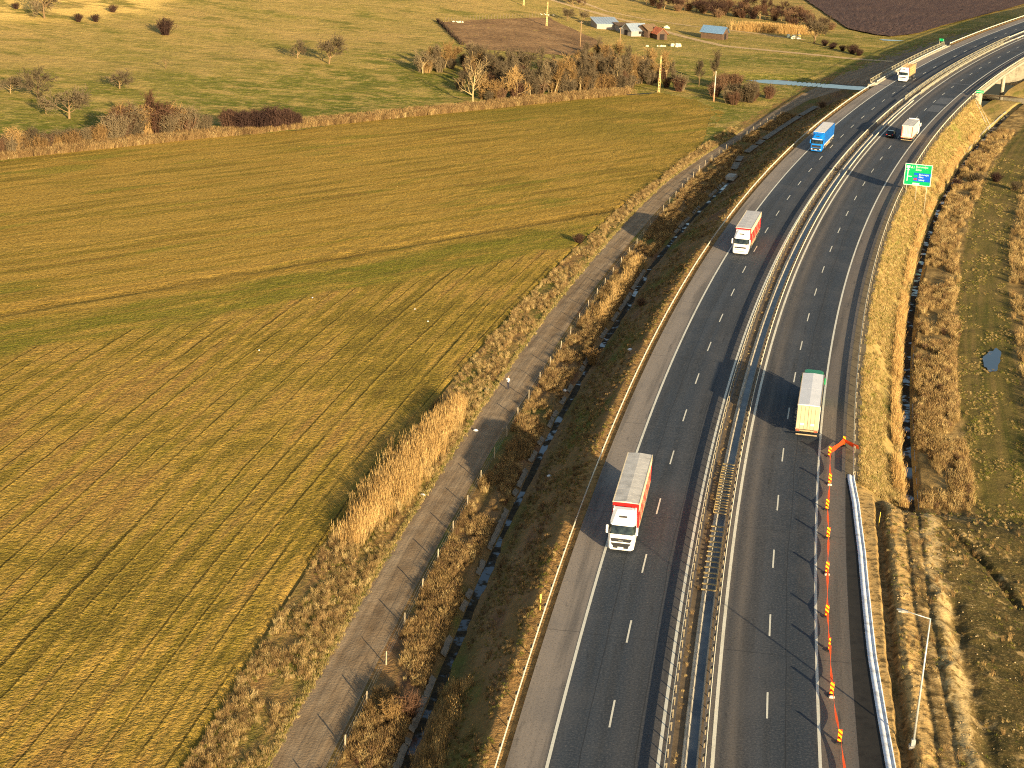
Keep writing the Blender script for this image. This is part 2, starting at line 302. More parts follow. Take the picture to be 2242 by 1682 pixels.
def mat_right():
    """right of the motorway: sunny slope, scrub, grass track; churned soil where the works are"""
    t = NT('right_ground', 0.95, 0.08); p = t.pos(); a = t.attr(); sd = t.xyz(a)
    n0 = t.noise(p, 0.07, 3.0); n1 = t.noise(p, 0.25, 4.0, 0.6); n2 = t.noise(p, 1.3, 5.0, 0.65); n3 = t.noise(p, 5.0, 2.0); st = t.noise(t.scl(a, (0.05, 0.3, 0)), 1.0, 4.0, 0.6)
    dj = t.math('ADD', sd[1], t.math('MULTIPLY', t.math('SUBTRACT', t.noise(p, 0.3, 3.0), 0.5), 2.6))
    slope = t.ramp(st, [(0.36, C(136, 128, 62)), (0.48, C(172, 146, 84)), (0.62, C(192, 160, 96))])
    scrub = t.ramp(n1, [(0.34, C(104, 84, 48)), (0.5, C(146, 118, 70)), (0.66, C(176, 144, 88))])
    grass = t.ramp(t.math('ADD', t.math('MULTIPLY', n0, 0.4), t.math('MULTIPLY', t.noise(t.scl(a, (0.02, 0.9, 0)), 1.0, 3.0), 0.6)), [(0.36, C(86, 82, 34)), (0.48, C(110, 96, 46)), (0.62, C(128, 106, 58))])
    c = t.mix(t.rng(dj, 26.2, 27.4), slope, scrub); c = t.mix(t.rng(dj, 32.3, 33.4), c, grass); c = t.mix(t.rng(dj, 40.2, 41.6), c, scrub); c = t.mix(t.rng(dj, 60, 75), c, grass)
    tr = t.noise(t.scl(a, (0.04, 1.5, 0)), 1.0, 3.0)
    mud = t.ramp(t.math('ADD', t.math('MULTIPLY', n1, 0.5), t.math('MULTIPLY', tr, 0.5)), [(0.34, C(96, 82, 42)), (0.45, C(130, 104, 60)), (0.55, C(150, 120, 74)), (0.66, C(112, 94, 48))])
    w2 = t.math('ADD', sd[1], t.math('MULTIPLY', n2, 1.1)); rdg = t.rng(t.math('ADD', t.xyz(p)[2], t.math('MULTIPLY', n2, 0.5)), 0.12, 0.42); mud = t.mix(t.math('MULTIPLY', rdg, 0.75), mud, C(222, 184, 118)); edge = t.math('MULTIPLY', t.rng(w2, 23.2, 23.7), t.math('SUBTRACT', 1.0, t.rng(w2, 24.4, 25.4))); mud = t.mix(t.math('MULTIPLY', edge, 0.85), mud, C(214, 172, 104))
    mud = t.mix(t.math('SUBTRACT', 1.0, t.rng(sd[1], 21.4, 22.0)), mud, C(190, 152, 92)); g = t.rng(t.math('ADD', sd[1], t.math('MULTIPLY', n1, 6.0)), 29.6, 32.4); mud = t.mix(t.math('MULTIPLY', g, 0.88), mud, t.ramp(n2, [(0.38, C(58, 54, 26)), (0.5, C(86, 76, 38)), (0.64, C(120, 102, 52))]))
    mud = t.mix(t.math('MULTIPLY', t.rng(t.noise(p, 0.45, 4.0, 0.7), 0.54, 0.64), 0.65), mud, C(208, 172, 112)); mud = t.mix(t.rng(n2, 0.46, 0.66, 0, 0.75), mud, C(66, 54, 30)); mud = t.mix(t.rng(t.noise(p, 3.2, 4.0, 0.75), 0.58, 0.7, 0, 0.5), mud, C(226, 196, 138)); pr = t.math('ADD', sd[1], t.math('MULTIPLY', t.math('SUBTRACT', n1, 0.5), 5.0)); pl = t.math('MULTIPLY', t.rng(pr, 26.0, 26.5), t.math('SUBTRACT', 1.0, t.rng(pr, 27.3, 28.0))); mud = t.mix(t.math('MULTIPLY', t.math('MULTIPLY', pl, t.rng(n2, 0.36, 0.56)), 0.85), mud, C(216, 184, 124)); dkz = t.math('MULTIPLY', t.rng(pr, 27.8, 28.8), t.rng(t.noise(p, 0.22, 4.0, 0.65), 0.40, 0.58)); mud = t.mix(t.math('MULTIPLY', dkz, 0.75), mud, C(60, 54, 28))
    c = t.mix(t.rng(t.math('ADD', sd[0], t.math('MULTIPLY', t.math('SUBTRACT', n1, 0.5), 30.0)), 51.0, 62.0), mud, c)
    c = t.mix(t.rng(n2, 0.45, 0.72, 0, 0.5), c, C(84, 66, 38)); c = t.mix(t.rng(n3, 0.55, 0.75, 0, 0.4), c, C(204, 168, 104))
    t.bump(t.math('ADD', n2, t.math('MULTIPLY', n3, 0.4)), 0.45, 0.2); return t.done(c)
def mat_track():
    t = NT('track_gravel', 0.95, 0.12); p = t.pos(); sd = t.xyz(t.attr())
    lanes = t.noise(t.scl(t.attr(), (0.02, 1.1, 0)), 1.0, 3.0); n1 = t.noise(p, 0.5, 4.0, 0.6); n2 = t.noise(p, 4.0, 4.0, 0.7)
    c = t.ramp(t.math('ADD', t.math('MULTIPLY', lanes, 0.6), t.math('MULTIPLY', n1, 0.4)), [(0.33, C(122, 98, 70)), (0.48, C(146, 122, 92)), (0.64, C(168, 144, 112))])
    c = t.mix(t.rng(n2, 0.5, 0.75, 0, 0.45), c, C(104, 80, 54)); c = t.mix(t.rng(t.vor(p, 3.2), 0.10, 0.05, 0, 0.6), c, C(206, 190, 160))
    t.bump(t.math('ADD', n2, t.math('MULTIPLY', lanes, 1.2)), 0.7, 0.1); return t.done(c)
def mat_plough():
    t = NT('ploughed_soil', 0.95, 0.1); p = t.pos()
    n1 = t.noise(p, 0.06, 3.0); n2 = t.noise(p, 0.8, 4.0, 0.65); n3 = t.noise(p, 1.7, 3.0, 0.65)
    c = t.ramp(n3, [(0.36, C(62, 48, 44)), (0.5, C(98, 76, 66)), (0.66, C(134, 106, 88))]); c = t.mix(t.rng(n1, 0.4, 0.6, 0, 0.4), c, C(82, 64, 60)); c = t.mix(t.rng(n2, 0.5, 0.7, 0, 0.5), c, C(54, 42, 40))
    t.bump(t.math('ADD', n2, t.math('MULTIPLY', n3, 0.6)), 1.0, 0.5); return t.done(c)
def mat_garden():
    t = NT('garden_soil', 0.95, 0.1); p = t.pos(); n2 = t.noise(p, 0.8, 5.0, 0.7); n1 = t.noise(p, 0.08, 3.0)
    c = t.ramp(t.math('ADD', t.math('MULTIPLY', n2, 0.6), t.math('MULTIPLY', n1, 0.4)), [(0.36, C(104, 78, 52)), (0.5, C(146, 112, 74)), (0.64, C(174, 136, 92))]); t.bump(n2, 0.8, 0.4); return t.done(c)
def mat_asphalt():
    t = NT('asphalt', 0.82, 0.3); p = t.pos(); a = t.attr(); sd = t.xyz(a)
    j = t.math('MULTIPLY', t.math('SUBTRACT', t.noise(t.scl(a, (0.08, 0.4, 0)), 1.0, 3.0), 0.5), 0.35)
    f = t.math('DIVIDE', t.math('ADD', t.math('ADD', sd[1], j), 8.0), 28.0)
    P = lambda d: (d + 8.0) / 28.0
    st = [(-7, .215, .24), (-5.6, .235, .25), (-4.2, .215, .24), (-3.95, .066, -.05), (-3.0, .052, -.14), (-2.1, .040, -.2), (-1.1, .056, -.12), (0, .044, -.16), (1.1, .06, -.02), (2.1, .048, -.08), (3.2, .066, .1), (4.3, .09, .22), (5, .11, .22),
          (7.1, .13, .22), (7.9, .125, .2), (8.5, .062, .08), (9.3, .115, .22), (10.1, .058, .06), (11.2, .064, -.04), (11.9, .052, -.1), (12.8, .044, -.16), (14, .038, -.2), (15.5, .048, -.15), (15.85, .125, .26), (16.9, .14, .28), (17.8, .13, .26), (18.7, .10, .2)]
    c = t.ramp(f, [(P(d), G(v, w)) for d, v, w in st])
    n1 = t.noise(t.scl(a, (0.03, 0.8, 0)), 1.0, 4.0, 0.6); n2 = t.noise(p, 5.0, 3.0, 0.75); n3 = t.noise(p, 0.12, 3.0)
    c = t.mix(t.rng(n1, 0.45, 0.7, 0, 0.5), c, G(0.03, -0.04))
    c = t.mix(t.rng(n2, 0.45, 0.75, 0, 0.42), c, G(0.17, 0.12)); c = t.mix(t.rng(n2, 0.5, 0.3, 0, 0.5), c, G(0.02, 0.0)); c = t.mix(t.rng(n3, 0.5, 0.7, 0, 0.3), c, G(0.1, 0.08))
    cr = t.math('MULTIPLY', t.math('COMPARE', t.math('FRACT', t.math('ADD', t.math('DIVIDE', sd[0], 27.0), t.math('MULTIPLY', t.noise(t.scl(a, (0.0, 0.3, 0)), 1.0, 2.0), 0.03))), 0.5, 0.0022), 0.5); c = t.mix(cr, c, G(0.02))
    wv = t.math('MULTIPLY', t.math('SUBTRACT', t.noise(t.scl(a, (0.05, 0.0, 0)), 1.0, 3.0), 0.5), 0.9)
    for dd_ in (13.2, -1.7, 2.3): c = t.mix(t.math('MULTIPLY', t.math('COMPARE', t.math('ADD', sd[1], wv), dd_, 0.045), 0.6), c, G(0.018))
    st2 = t.rng(t.noise(t.scl(a, (0.12, 0.9, 0)), 1.0, 4.0, 0.7), 0.60, 0.72); c = t.mix(t.math('MULTIPLY', st2, 0.55), c, G(0.02, 0.0))
    t.bump(n2, 0.3, 0.02); t.put(t.b.inputs['Roughness'], t.rng(n1, 0.3, 0.7, 0.72, 0.9)); return t.done(c)
def mat_paint(name, col, wear=0.75):
    t = NT(name, 0.6, 0.3); p = t.pos(); n = t.noise(p, 3.0, 5.0, 0.7); n2 = t.noise(p, 0.3, 3.0)
    c = t.mix(t.rng(n, 0.55, 0.75, 0, wear), col, G(0.14, 0.1)); c = t.mix(t.rng(n2, 0.5, 0.7, 0, 0.25), c, C(150, 138, 108)); return t.done(c)
def mat_concrete(name, col):
    t = NT(name, 0.85, 0.25); p = t.pos(); n = t.noise(p, 0.9, 5.0, 0.65); n2 = t.noise(p, 7.0, 3.0)
    lo = tuple(v * 0.55 for v in col[:3]) + (1,); c = t.ramp(n, [(0.32, lo), (0.5, col), (0.7, tuple(min(1, v * 1.15) for v in col[:3]) + (1,))]); c = t.mix(t.rng(n2, 0.5, 0.8, 0, 0.35), c, lo); t.bump(n2, 0.3, 0.02); return t.done(c)
def mat_water(name='water'):
    t = NT(name, 0.06, 0.6); p = t.pos(); n = t.noise(p, 1.1, 3.0); t.bump(n, 0.08, 0.05); t.put(t.b.inputs['Roughness'], t.rng(t.noise(p, 0.6, 2.0), 0.4, 0.7, 0.04, 0.16)); return t.done(C(34, 40, 38))
def mat_ditch():
    t = NT('ditch_mud', 0.5, 0.3); p = t.pos(); n = t.noise(p, 0.35, 4.0, 0.6); wet = t.rng(n, 0.50, 0.60); t.put(t.b.inputs['Roughness'], t.rng(wet, 0.0, 1.0, 0.85, 0.1, False)); t.put(t.b.inputs['Specular IOR Level'], t.rng(wet, 0, 1, 0.1, 0.4, False)); return t.done(t.mix(wet, t.ramp(t.noise(p, 2.0, 3.0), [(0.3, C(34, 28, 20)), (0.7, C(72, 60, 38))]), C(22, 24, 22)))

# ------------------------------------------------------------------ the ground
M_FIELD, M_PAST, M_VERGE, M_BANK, M_MUD, M_TRACK = mat_field(), mat_pasture(), mat_verge(), mat_bank(), mat_right(), mat_track()
M_ASPH = mat_asphalt(); M_LINE = mat_paint('road_paint', C(222, 214, 190)); M_CONC = mat_concrete('concrete', C(176, 166, 146)); M_NEWC = mat_concrete('new_concrete', C(244, 242, 238)); M_OLDC = mat_concrete('weathered_concrete', C(132, 120, 100)); M_WATER = mat_water(); M_DITCH = mat_ditch()
S_ALL = np.concatenate([np.arange(-60, 140, 1.0), np.arange(140, 330, 1.5), np.arange(330, 480, 1.0), np.arange(480, 720, 3.0), np.arange(720, 1200, 16.0), np.arange(1200, 2501, 65.0)])
def strip(name, f0, f1, n, mat, S=S_ALL, zoff=0.0, power=None):
    u = np.linspace(0, 1, n)[None, :] if power is None else np.asarray(power)[None, :]
    a = np.asarray(f0(S))[:, None] * np.ones((1, 1)); b = np.asarray(f1(S))[:, None]
    D = a + (b - a) * u; Sg = np.broadcast_to(S[:, None], D.shape)
    return struct(grid(name, Sg, D, ground(Sg, D) + zoff, mat))
k = lambda v: (lambda s: np.full_like(s, v))
strip('bank', D_TR, k(-6.2), 58, M_BANK)
tr = strip('dirt_track', D_TL, D_TR, 22, M_TRACK)
strip('verge', lambda s: np.where(s < 262, D_FE(s), D_TL(s) - 3.0 - (s - 262) * 0.0), D_TL, 22, M_VERGE)
strip('right_bank', k(18.3), k(33.0), 62, M_MUD, S=S_ALL[S_ALL >= 54])
strip('building_site', k(18.3), k(48.0), 230, M_MUD, S=np.concatenate([np.arange(-60, -24, 1.5), np.arange(-24, 54, 0.3), [54.0]]), power=np.concatenate([np.linspace(0, .6, 190), np.linspace(.6, 1, 41)[1:]]))
strip('right_pasture', k(33.0), k(800.0), 70, M_MUD, S=S_ALL[S_ALL >= 54], power=np.linspace(0, 1, 70) ** 2.6)
strip('far_right_ground', k(48.0), k(800.0), 20, M_MUD, S=np.arange(-60, 55, 2.0), power=np.linspace(0, 1, 20) ** 2)
# the sown field: along each line parallel to the motorway, from beyond the frame up to the hedge
dl = np.concatenate([np.linspace(0, 1, 130) * 45.0, 45 + np.linspace(0, 1, 110)[1:] * 220.0])
def field_sheet(name, s0f, s1f, us, mat, rel):
    u = us[:, None]; S = np.zeros((len(us), len(dl))); D = np.zeros_like(S)
    for j, q in enumerate(dl):
        d = -31.0 - q; a, b = s0f(d), s1f(d); S[:, j] = a + (b - a) * us
        D[:, j] = D_FE(S[:, j]) * math.exp(-q / 12.0) + d * (1 - math.exp(-q / 12.0)) if rel else d
        if rel: D[:, j] = np.minimum(D[:, j], D_FE(S[:, j]) - q * 0.6)
    x, y = W(S, D); Z = ground(S, D)
    if rel:
        e = smooth(0, 1.2, D_FE(S) - D); near = 1 - smooth(90, 200, S); near = near * (1 - smooth(-70, -110, D))
        v = (y - x) * 0.70711; lower = 1 - smooth(190, 196, v)
        Z = Z - 0.22 * np.exp(-((D_FE(S) - D - 0.25) / 0.3) ** 2) + e * (0.022 * np.sin(D * 2 * np.pi / 1.13) * lower * near + 0.07 * fnoise(x * 0.9, y * 0.9, 21) * near + 0.10 * fnoise(x * 0.35, y * 0.35, 25))
        Z = Z - 0.16 * np.exp(-((v - 209.5) / 0.7) ** 2) + 0.10 * np.exp(-((v - 211.5) / 0.9) ** 2)
    return struct(grid(name, S, D, Z, mat))
us = np.concatenate([np.linspace(0, 0.62, 420), np.linspace(0.62, 1, 130)[1:]])
field_sheet('field', lambda d: -60.0, lambda d: float(S_TOP(d)), us, M_FIELD, True)
dl0 = dl; dl = np.concatenate([np.linspace(0, 1, 100) * 140.0, 140 + np.linspace(0, 1, 60)[1:] ** 1.6 * 560.0])
us = np.concatenate([np.linspace(0, 0.24, 170), 0.24 + np.linspace(0, 1, 60)[1:] ** 2 * 0.76])
field_sheet('pasture', lambda d: float(S_TOP(d)), lambda d: 2500.0, us, M_PAST, False)

# ------------------------------------------------------------------ the motorway
S_R = np.concatenate([np.arange(-60, 240, 2.0), np.arange(240, 720, 4.0), np.arange(720, 2500, 20.0)])
def lane_sheet(name, d0, d1, n):
    D = np.linspace(d0, d1, n)[None, :]; S = np.broadcast_to(S_R[:, None], (len(S_R), n)); return struct(grid(name, S, D + 0 * S, ZR(S) + 0 * S, M_ASPH))
road_in = lane_sheet('road', -6.85, 4.85, 12); road_out = lane_sheet('road', 7.05, 18.65, 12)
def painted(name, parent, d, w, S=S_R[S_R < 900], mat=None):
    S = np.asarray(S, float); D = np.array([d - w / 2, d + w / 2])[None, :] + 0 * S[:, None]; Sg = S[:, None] + 0 * D
    return grid(name, Sg, D, ZR(Sg) + 0.012, mat or M_LINE, parent)
for par, d, w in ((road_in, -3.9, 0.24), (road_in, 4.0, 0.26), (road_out, 7.9, 0.28), (road_out, 15.74, 0.24)): painted('edge_line', par, d, w)
PD = 14.342
for i in range(0, 42): c = i * PD; painted('lane_dash', road_in, 0.0, 0.15, [c - 2.15, c, c + 2.15])
_xr, _yr = W(RS, np.full_like(RS, 11.8)); _ar = np.concatenate([[0], np.cumsum(np.hypot(np.diff(_xr), np.diff(_yr)))]); _ar -= np.interp(0, RS, _ar)
for i in range(0, 42):
    c = float(np.interp(4.19 + i * PD, _ar, RS)); painted('lane_dash', road_out, 11.8, 0.15, [c - 2.15, c, c + 2.15])
M_PATCH = plain('asphalt_patch', G(0.1, -0.03), 0.85, 0, 0.25, 0.6)
for s0, s1, d0, d1 in ((334, 345, 12.2, 15.4), (320, 331, 12.3, 15.3), (372, 373.2, 7.2, 18.4), (356, 357, -6.7, 4.6)):
    S = np.linspace(s0, s1, 4)[:, None]; D = np.array([[d0, d1]]); grid('repair_patch', S + 0 * D, D + 0 * S, ZR(S + 0 * D) + 0.007, M_PATCH, road_out if d0 > 6 else road_in)
# median: turf strip, kerb, open drain, strip
S_M = S_R[S_R < 900]
def cross(name, prof, mat, S=S_M, parent=None):
    P = np.array(prof, float); D = P[None, :, 0] + 0 * S[:, None]; Sg = S[:, None] + 0 * D
    return grid(name, Sg, D, ZR(Sg) + P[None, :, 1], mat, parent, smooth=False)
M_MED = mat_concrete('median_gravel', C(108, 90, 66))
struct(cross('median', [(4.85, 0.0), (5.2, -0.04), (5.62, 0.02), (5.64, 0.02)], M_MED))
struct(cross('median', [(6.86, 0.01), (7.05, 0.0)], M_MED))
dr = struct(cross('median_drain', [(5.64, 0.02), (5.66, 0.13), (5.88, 0.13), (5.96, -0.16), (6.05, -0.30), (6.72, -0.30), (6.80, -0.05), (6.86, 0.01)], M_CONC))
M_WETC = NT('wet_concrete', 0.4, 0.35); _p = M_WETC.pos(); M_WETC.col(M_WETC.ramp(M_WETC.noise(_p, 0.5, 4.0), [(0.35, C(58, 62, 66)), (0.65, C(104, 106, 104))])); M_WETC = M_WETC.m
cross('drain_film', [(6.06, -0.292), (6.71, -0.292)], M_WETC, parent=dr)

# guardrails: a corrugated beam on posts
M_RAIL = plain('galvanised_steel', (0.76, 0.69, 0.50, 1), 0.5, 0.1, 0.14, 0.7); M_POST = plain('galvanised_post', (0.24, 0.19, 0.11, 1), 0.65, 0.1, 0.3, 3.0); M_SPC = plain('dull_spacer', (0.16, 0.14, 0.11, 1), 0.7, 0.2, 0.3, 3.0)
_wp = [(0.00, 0.46), (0.045, 0.50), (0.045, 0.56), (0.005, 0.605), (0.045, 0.65), (0.045, 0.71), (0.00, 0.75), (-0.012, 0.75), (0.03, 0.705), (0.03, 0.655), (-0.012, 0.605), (0.03, 0.555), (0.03, 0.505), (-0.012, 0.46)]
_pb = MB().box(-0.05, 0.05, -0.035, 0.035, -0.35, 0.70, 0.012).mesh('post'); _pb.materials.append(M_POST)
_sp = MB().box(-0.09, 0.06, -0.05, 0.05, 0.50, 0.68, 0.015).mesh('spacer'); _sp.materials.append(M_SPC)
def guardrail(d, side, s0, s1, gap, label, back=0.16):
    """side +1: the traffic is at larger d"""
    root = empty('guardrail', (0, 0, 0), 0, label, 'guardrail', 'guardrails along the motorway'); S = np.arange(s0, s1 + 0.1, 2.0 if s1 < 380 else 4.0)
    sweep('beam', [(d + side * a, z) for a, z in _wp], S, M_RAIL, root)
    for i, s in enumerate(np.arange(s0 + 0.5, s1, gap)):
        x, y = W(s, d - side * back); o = link('post', _pb, None, root); o.location = (x, y, ZR(s)); o.rotation_euler = (0, 0, -HD(s))
        if s < 150:
            q = link('spacer', _sp, None, o); q.location = (0.07 * side, 0, 0)
    return root
guardrail(-7.42, 1, -40, 356, 4.0, 'long steel guardrail along the left hard shoulder before the bridge')
guardrail(4.47, -1, -40, 332, 2.0, 'median guardrail beside the left carriageway whose beam shades the fast lane')
guardrail(7.36, 1, -40, 332, 2.0, 'median guardrail beside the pale double edge of the right carriageway')
guardrail(19.45, -1, 57, 350, 4.0, 'steel guardrail above the golden slope on the right')
guardrail(-7.6, 1, 456, 720, 4.0, 'guardrail on the far left shoulder beyond the bridge')
guardrail(4.47, -1, 487, 720, 4.0, 'far median guardrail beyond the bridge, left carriageway side')
guardrail(7.36, 1, 487, 720, 4.0, 'far median guardrail beyond the bridge, right carriageway side')
guardrail(19.6, -1, 456, 720, 4.0, 'far right guardrail beyond the bridge')

# the bridge
M_BRC = mat_concrete('bridge_concrete', C(176, 164, 138)); M_RLG = plain('railing_paint', C(180, 168, 132), 0.5, 0.1, 0.15, 2.0)
br = empty('motorway_bridge', at(405, 6, 0), 0, 'concrete motorway bridge over the stream with pale edge beams', 'bridge'); br.location = (0, 0, 0)
S_B = np.arange(BR0 - 3, BR1 + 3.1, 4.0)
for d0, d1, nm in ((-9.1, 5.35, 'deck'), (6.5, 20.6, 'deck')): sweep(nm, [(d0 + 0.5, -0.06), (d1 - 0.5, -0.06), (d1 - 0.5, -0.45), (d1 - 1.6, -1.25), (d0 + 1.6, -1.25), (d0 + 0.5, -0.45)], S_B, M_BRC, br)
for d in (-8.85, 20.35): sweep('edge_beam', [(d - 0.25, 0.2), (d + 0.25, 0.2), (d + 0.25, -0.5), (d - 0.25, -0.5)], S_B, M_BRC, br)
for d0, d1 in ((-8.55, -6.85), (18.65, 20.05)): sweep('walkway', [(d0, 0.16), (d1, 0.16), (d1, -0.05), (d0, -0.05)], S_B, M_BRC, br)
for s in (386, 424):
    for d in (-4.5, 1.5, 10.0, 16.5):
        x, y = W(s, d); MB().cyl((x, y, -6.5), (x, y, ZR(s) - 1.2), 0.6, 0.6, 12).build('pier', M_BRC, br, True)
    for d in ((-7, 4), (8, 18.8)):
        a, b = at(s, d[0], z=0), at(s, d[1], z=0); zt = ZR(s) - 1.24; h = HD(s)
        ux, uy = math.sin(h) * 0.7, math.cos(h) * 0.7
        MB().loft([[(a[0] - ux, a[1] - uy, zt - .8), (b[0] - ux, b[1] - uy, zt - .8), (b[0] + ux, b[1] + uy, zt - .8), (a[0] + ux, a[1] + uy, zt - .8)], [(a[0] - ux, a[1] - uy, zt), (b[0] - ux, b[1] - uy, zt), (b[0] + ux, b[1] + uy, zt), (a[0] + ux, a[1] + uy, zt)]]).build('pier_cap', M_BRC, br)
for s in (BR0 - 1, BR1 + 1):
    a, b = at(s, -9, z=0), at(s, 20.5, z=0); h = HD(s); ux, uy = math.sin(h) * 0.8, math.cos(h) * 0.8; zt = ZR(s) - 0.5
    MB().loft([[(a[0] - ux, a[1] - uy, q), (b[0] - ux, b[1] - uy, q), (b[0] + ux, b[1] + uy, q), (a[0] + ux, a[1] + uy, q)] for q in (-5.5, zt)]).build('abutment', M_BRC, br)
_bal = MB().box(-0.045, 0.045, -0.035, 0.035, 0.15, 1.22, 0.01).mesh('baluster'); _bal.materials.append(M_RLG)
def bridge_railing(d, s0, s1, label, lattice=False):
    root = empty('bridge_railing', (0, 0, 0), 0, label, 'railing', 'railings on the motorway bridge'); S = np.arange(s0, s1 + 0.1, 3.0)
    sweep('top_rail', [(d - 0.07, 1.2), (d + 0.07, 1.2), (d + 0.07, 1.32), (d - 0.07, 1.32)], S, M_RLG, root)
    sweep('lower_rail', [(d - 0.04, 0.42), (d + 0.04, 0.42), (d + 0.04, 0.5), (d - 0.04, 0.5)], S, M_RLG, root)
    for s in np.arange(s0, s1 + 0.1, 1.9):
        x, y = W(s, d); o = link('baluster', _bal, None, root); o.location = (x, y, ZR(s)); o.rotation_euler = (0, 0, -HD(s))
    return root
bridge_railing(-8.85, BR0 - 1, BR1 + 1, 'cream bridge railing on the left edge beside the log truck')
bridge_railing(4.95, 333, 486, 'cream median railing on the bridge, left carriageway side')
bridge_railing(6.9, 345, 470, 'cream median railing on the bridge, right carriageway side')
bridge_railing(20.35, BR0 - 4, BR1 + 1, 'cream railing on the right edge of the bridge')
for d, sd_, a, b, lab in ((-7.3, 1, BR0, BR1, 'low guardrail on the bridge in front of the left railing'), (19.3, -1, 352, BR1, 'low guardrail on the bridge in front of the right railing')): guardrail(d, sd_, a, b, 4.0, lab)
# paved chute down the right abutment slope
ch = empty('concrete_chute', (0, 0, 0), 0, 'pale concrete drainage chute running down the slope beside the bridge', 'chute')
for j, off in enumerate((0.0, 1.9)):
    m = MB()
    P = [(354 - off * 1.7 - q * 1.6, 20.8 + q * 0.42 * 11 / 11 * 1.0) for q in (0, 3, 6, 9, 12, 15)]
    P = [(352 - off * 2 - i * 1.2, 20.6 + i * 1.25) for i in range(7)]
    secs = []
    for s, d in P:
        a, b = at(s - 0.5, d, 0.02), at(s + 0.5, d, 0.02); secs.append([(a[0], a[1], a[2]), (a[0], a[1], a[2] + 0.22), (b[0], b[1], b[2] + 0.22), (b[0], b[1], b[2])])
    m.loft(secs).build('channel', M_CONC, ch)

# left ditch: slabs on the field-side bank, water in the bed
dit = struct(empty('drainage_ditch'))
S = np.arange(-30, 240, 1.0); dd = D_DITCH(S)
o = grid('ditch_water', np.stack([S, S], 1), np.stack([dd - 0.40 + 0.2 * fnoise(S * 0.2, 0 * S, 31), dd + 0.30 + 0.35 * fnoise(S * 0.25, 0 * S, 33)], 1), np.full((len(S), 2), -3.83), M_DITCH, dit)
rs = random.Random(5); s = -14.0
runs = [(-14, -2), (0, 9), (13, 17), (22, 27), (30, 33), (36, 46), (50, 58), (61, 70), (73, 79), (82, 90), (96, 104), (112, 116), (121, 137), (140, 152), (182, 196), (200, 206), (216, 232)]
for a, b in runs:
    s = a
    while s < b:
        L = rs.uniform(0.45, 1.2); dd = float(D_DITCH(s)) + rs.uniform(-.05, .05); z0, z1 = -3.82 + rs.uniform(-.03, .05), -3.52 + rs.uniform(-.06, .06); t = rs.uniform(-.09, .09)
        if rs.random() < .10: s += L; continue
        q = [at(s + t, dd - 0.5, z=z0), at(s + L - 0.03 + t, dd - 0.5, z=z0), at(s + L - 0.03, dd - 0.95 - t, z=z1), at(s, dd - 0.95 + t, z=z1)]
        MB().loft([q, [(x, y, z + 0.10) for x, y, z in q]]).build('slab', M_OLDC, dit); s += L
S2 = np.arange(248, 352, 2.0); dd2 = D_DITCH(S2)
for i in range(len(S2) - 1):
    if 262 < S2[i] < 268 or rs.random() < 0.12: continue
    q = [at(S2[i], dd2[i] - 1.1, z=-3.55), at(S2[i] + 1.95, dd2[i] - 1.1, z=-3.55), at(S2[i] + 1.95, dd2[i] + 0.3, z=-3.6), at(S2[i], dd2[i] + 0.3, z=-3.6)]
    MB().loft([q, [(x, y, z + 0.16) for x, y, z in q]]).build('slab', M_OLDC, dit)
tag(MB().loft([[at(236, -18.6, z=-3.7), at(240.5, -18.6, z=-3.7), at(240.5, -16.6, z=-3.7), at(236, -16.6, z=-3.7)], [at(236.3, -18.5, z=-3.0), at(240.2, -18.5, z=-3.0), at(240.2, -16.8, z=-3.0), at(236.3, -16.8, z=-3.0)]]).build('culvert_head', M_CONC), 'pale concrete culvert slab at the end of the left ditch', 'culvert')

# right ditch lining and water
rd = struct(empty('drainage_ditch'))
S = np.arange(58, 380, 1.5)
grid('ditch_water', np.stack([S, S], 1), np.stack([25.62 + 0 * S, 26.58 + 0 * S], 1), ground(np.stack([S, S], 1), np.stack([26.0 + 0 * S, 26.0 + 0 * S], 1)) + 0.06, M_DITCH, rd)
for s in np.arange(60, 378, 2.0):
    if 128 < s < 160 or 236 < s < 262 or rs.random() < 0.06: continue
    for d0, d1, w in ((25.0, 25.25, 0.1), (26.85, 27.3, 0.12)):
        if d0 > 26 and (s > 128 or rs.random() < 0.3): continue
        z0 = float(ground(s + 1, d0)) - 0.25; q = [at(s, d0, z=z0), at(s + 1.95, d0, z=z0), at(s + 1.95, d1, z=z0), at(s, d1, z=z0)]
        MB().loft([q, [(x, y, z + 0.25 + w) for x, y, z in q]]).build('kerb_slab', M_CONC, rd)
# new concrete channel along the works
def D_DR(s): return np.interp(s, [-40, -3, 15, 37, 50, 57], [21.9, 20.52, 19.97, 19.72, 19.3, 18.85])
nd = empty('drain_channel', (0, 0, 0), 0, 'new white concrete drain channel along the roadworks', 'drain')
for s in np.arange(-30, 57, 2.0):
    S = np.array([s, s + 1.0, s + 1.985]); b = D_DR(S)[:, None]; P = np.array([(0, -0.3), (0, 0.06), (0.36, 0.06), (0.48, -0.03), (0.54, -0.03), (0.62, 0.08), (0.74, 0.08), (0.74, -0.3)])
    D = b + P[None, :, 0]; grid('channel_unit', S[:, None] + 0 * D, D, ZR(S)[:, None] + P[None, :, 1], M_NEWC, nd, False)
M_DARK = mat_concrete('dark_milled_gravel', C(46, 42, 36))
S = np.arange(-40, 58, 1.0); a = np.full_like(S, 18.6); b = D_DR(S)
struct(grid('gravel_strip', np.stack([S] * 4, 1), np.stack([a + (b - a) * q for q in (0, .33, .66, 1.01)], 1), ZR(np.stack([S] * 4, 1)) + np.array([[0.004, -0.03, -0.03, -0.02]]), M_DARK))
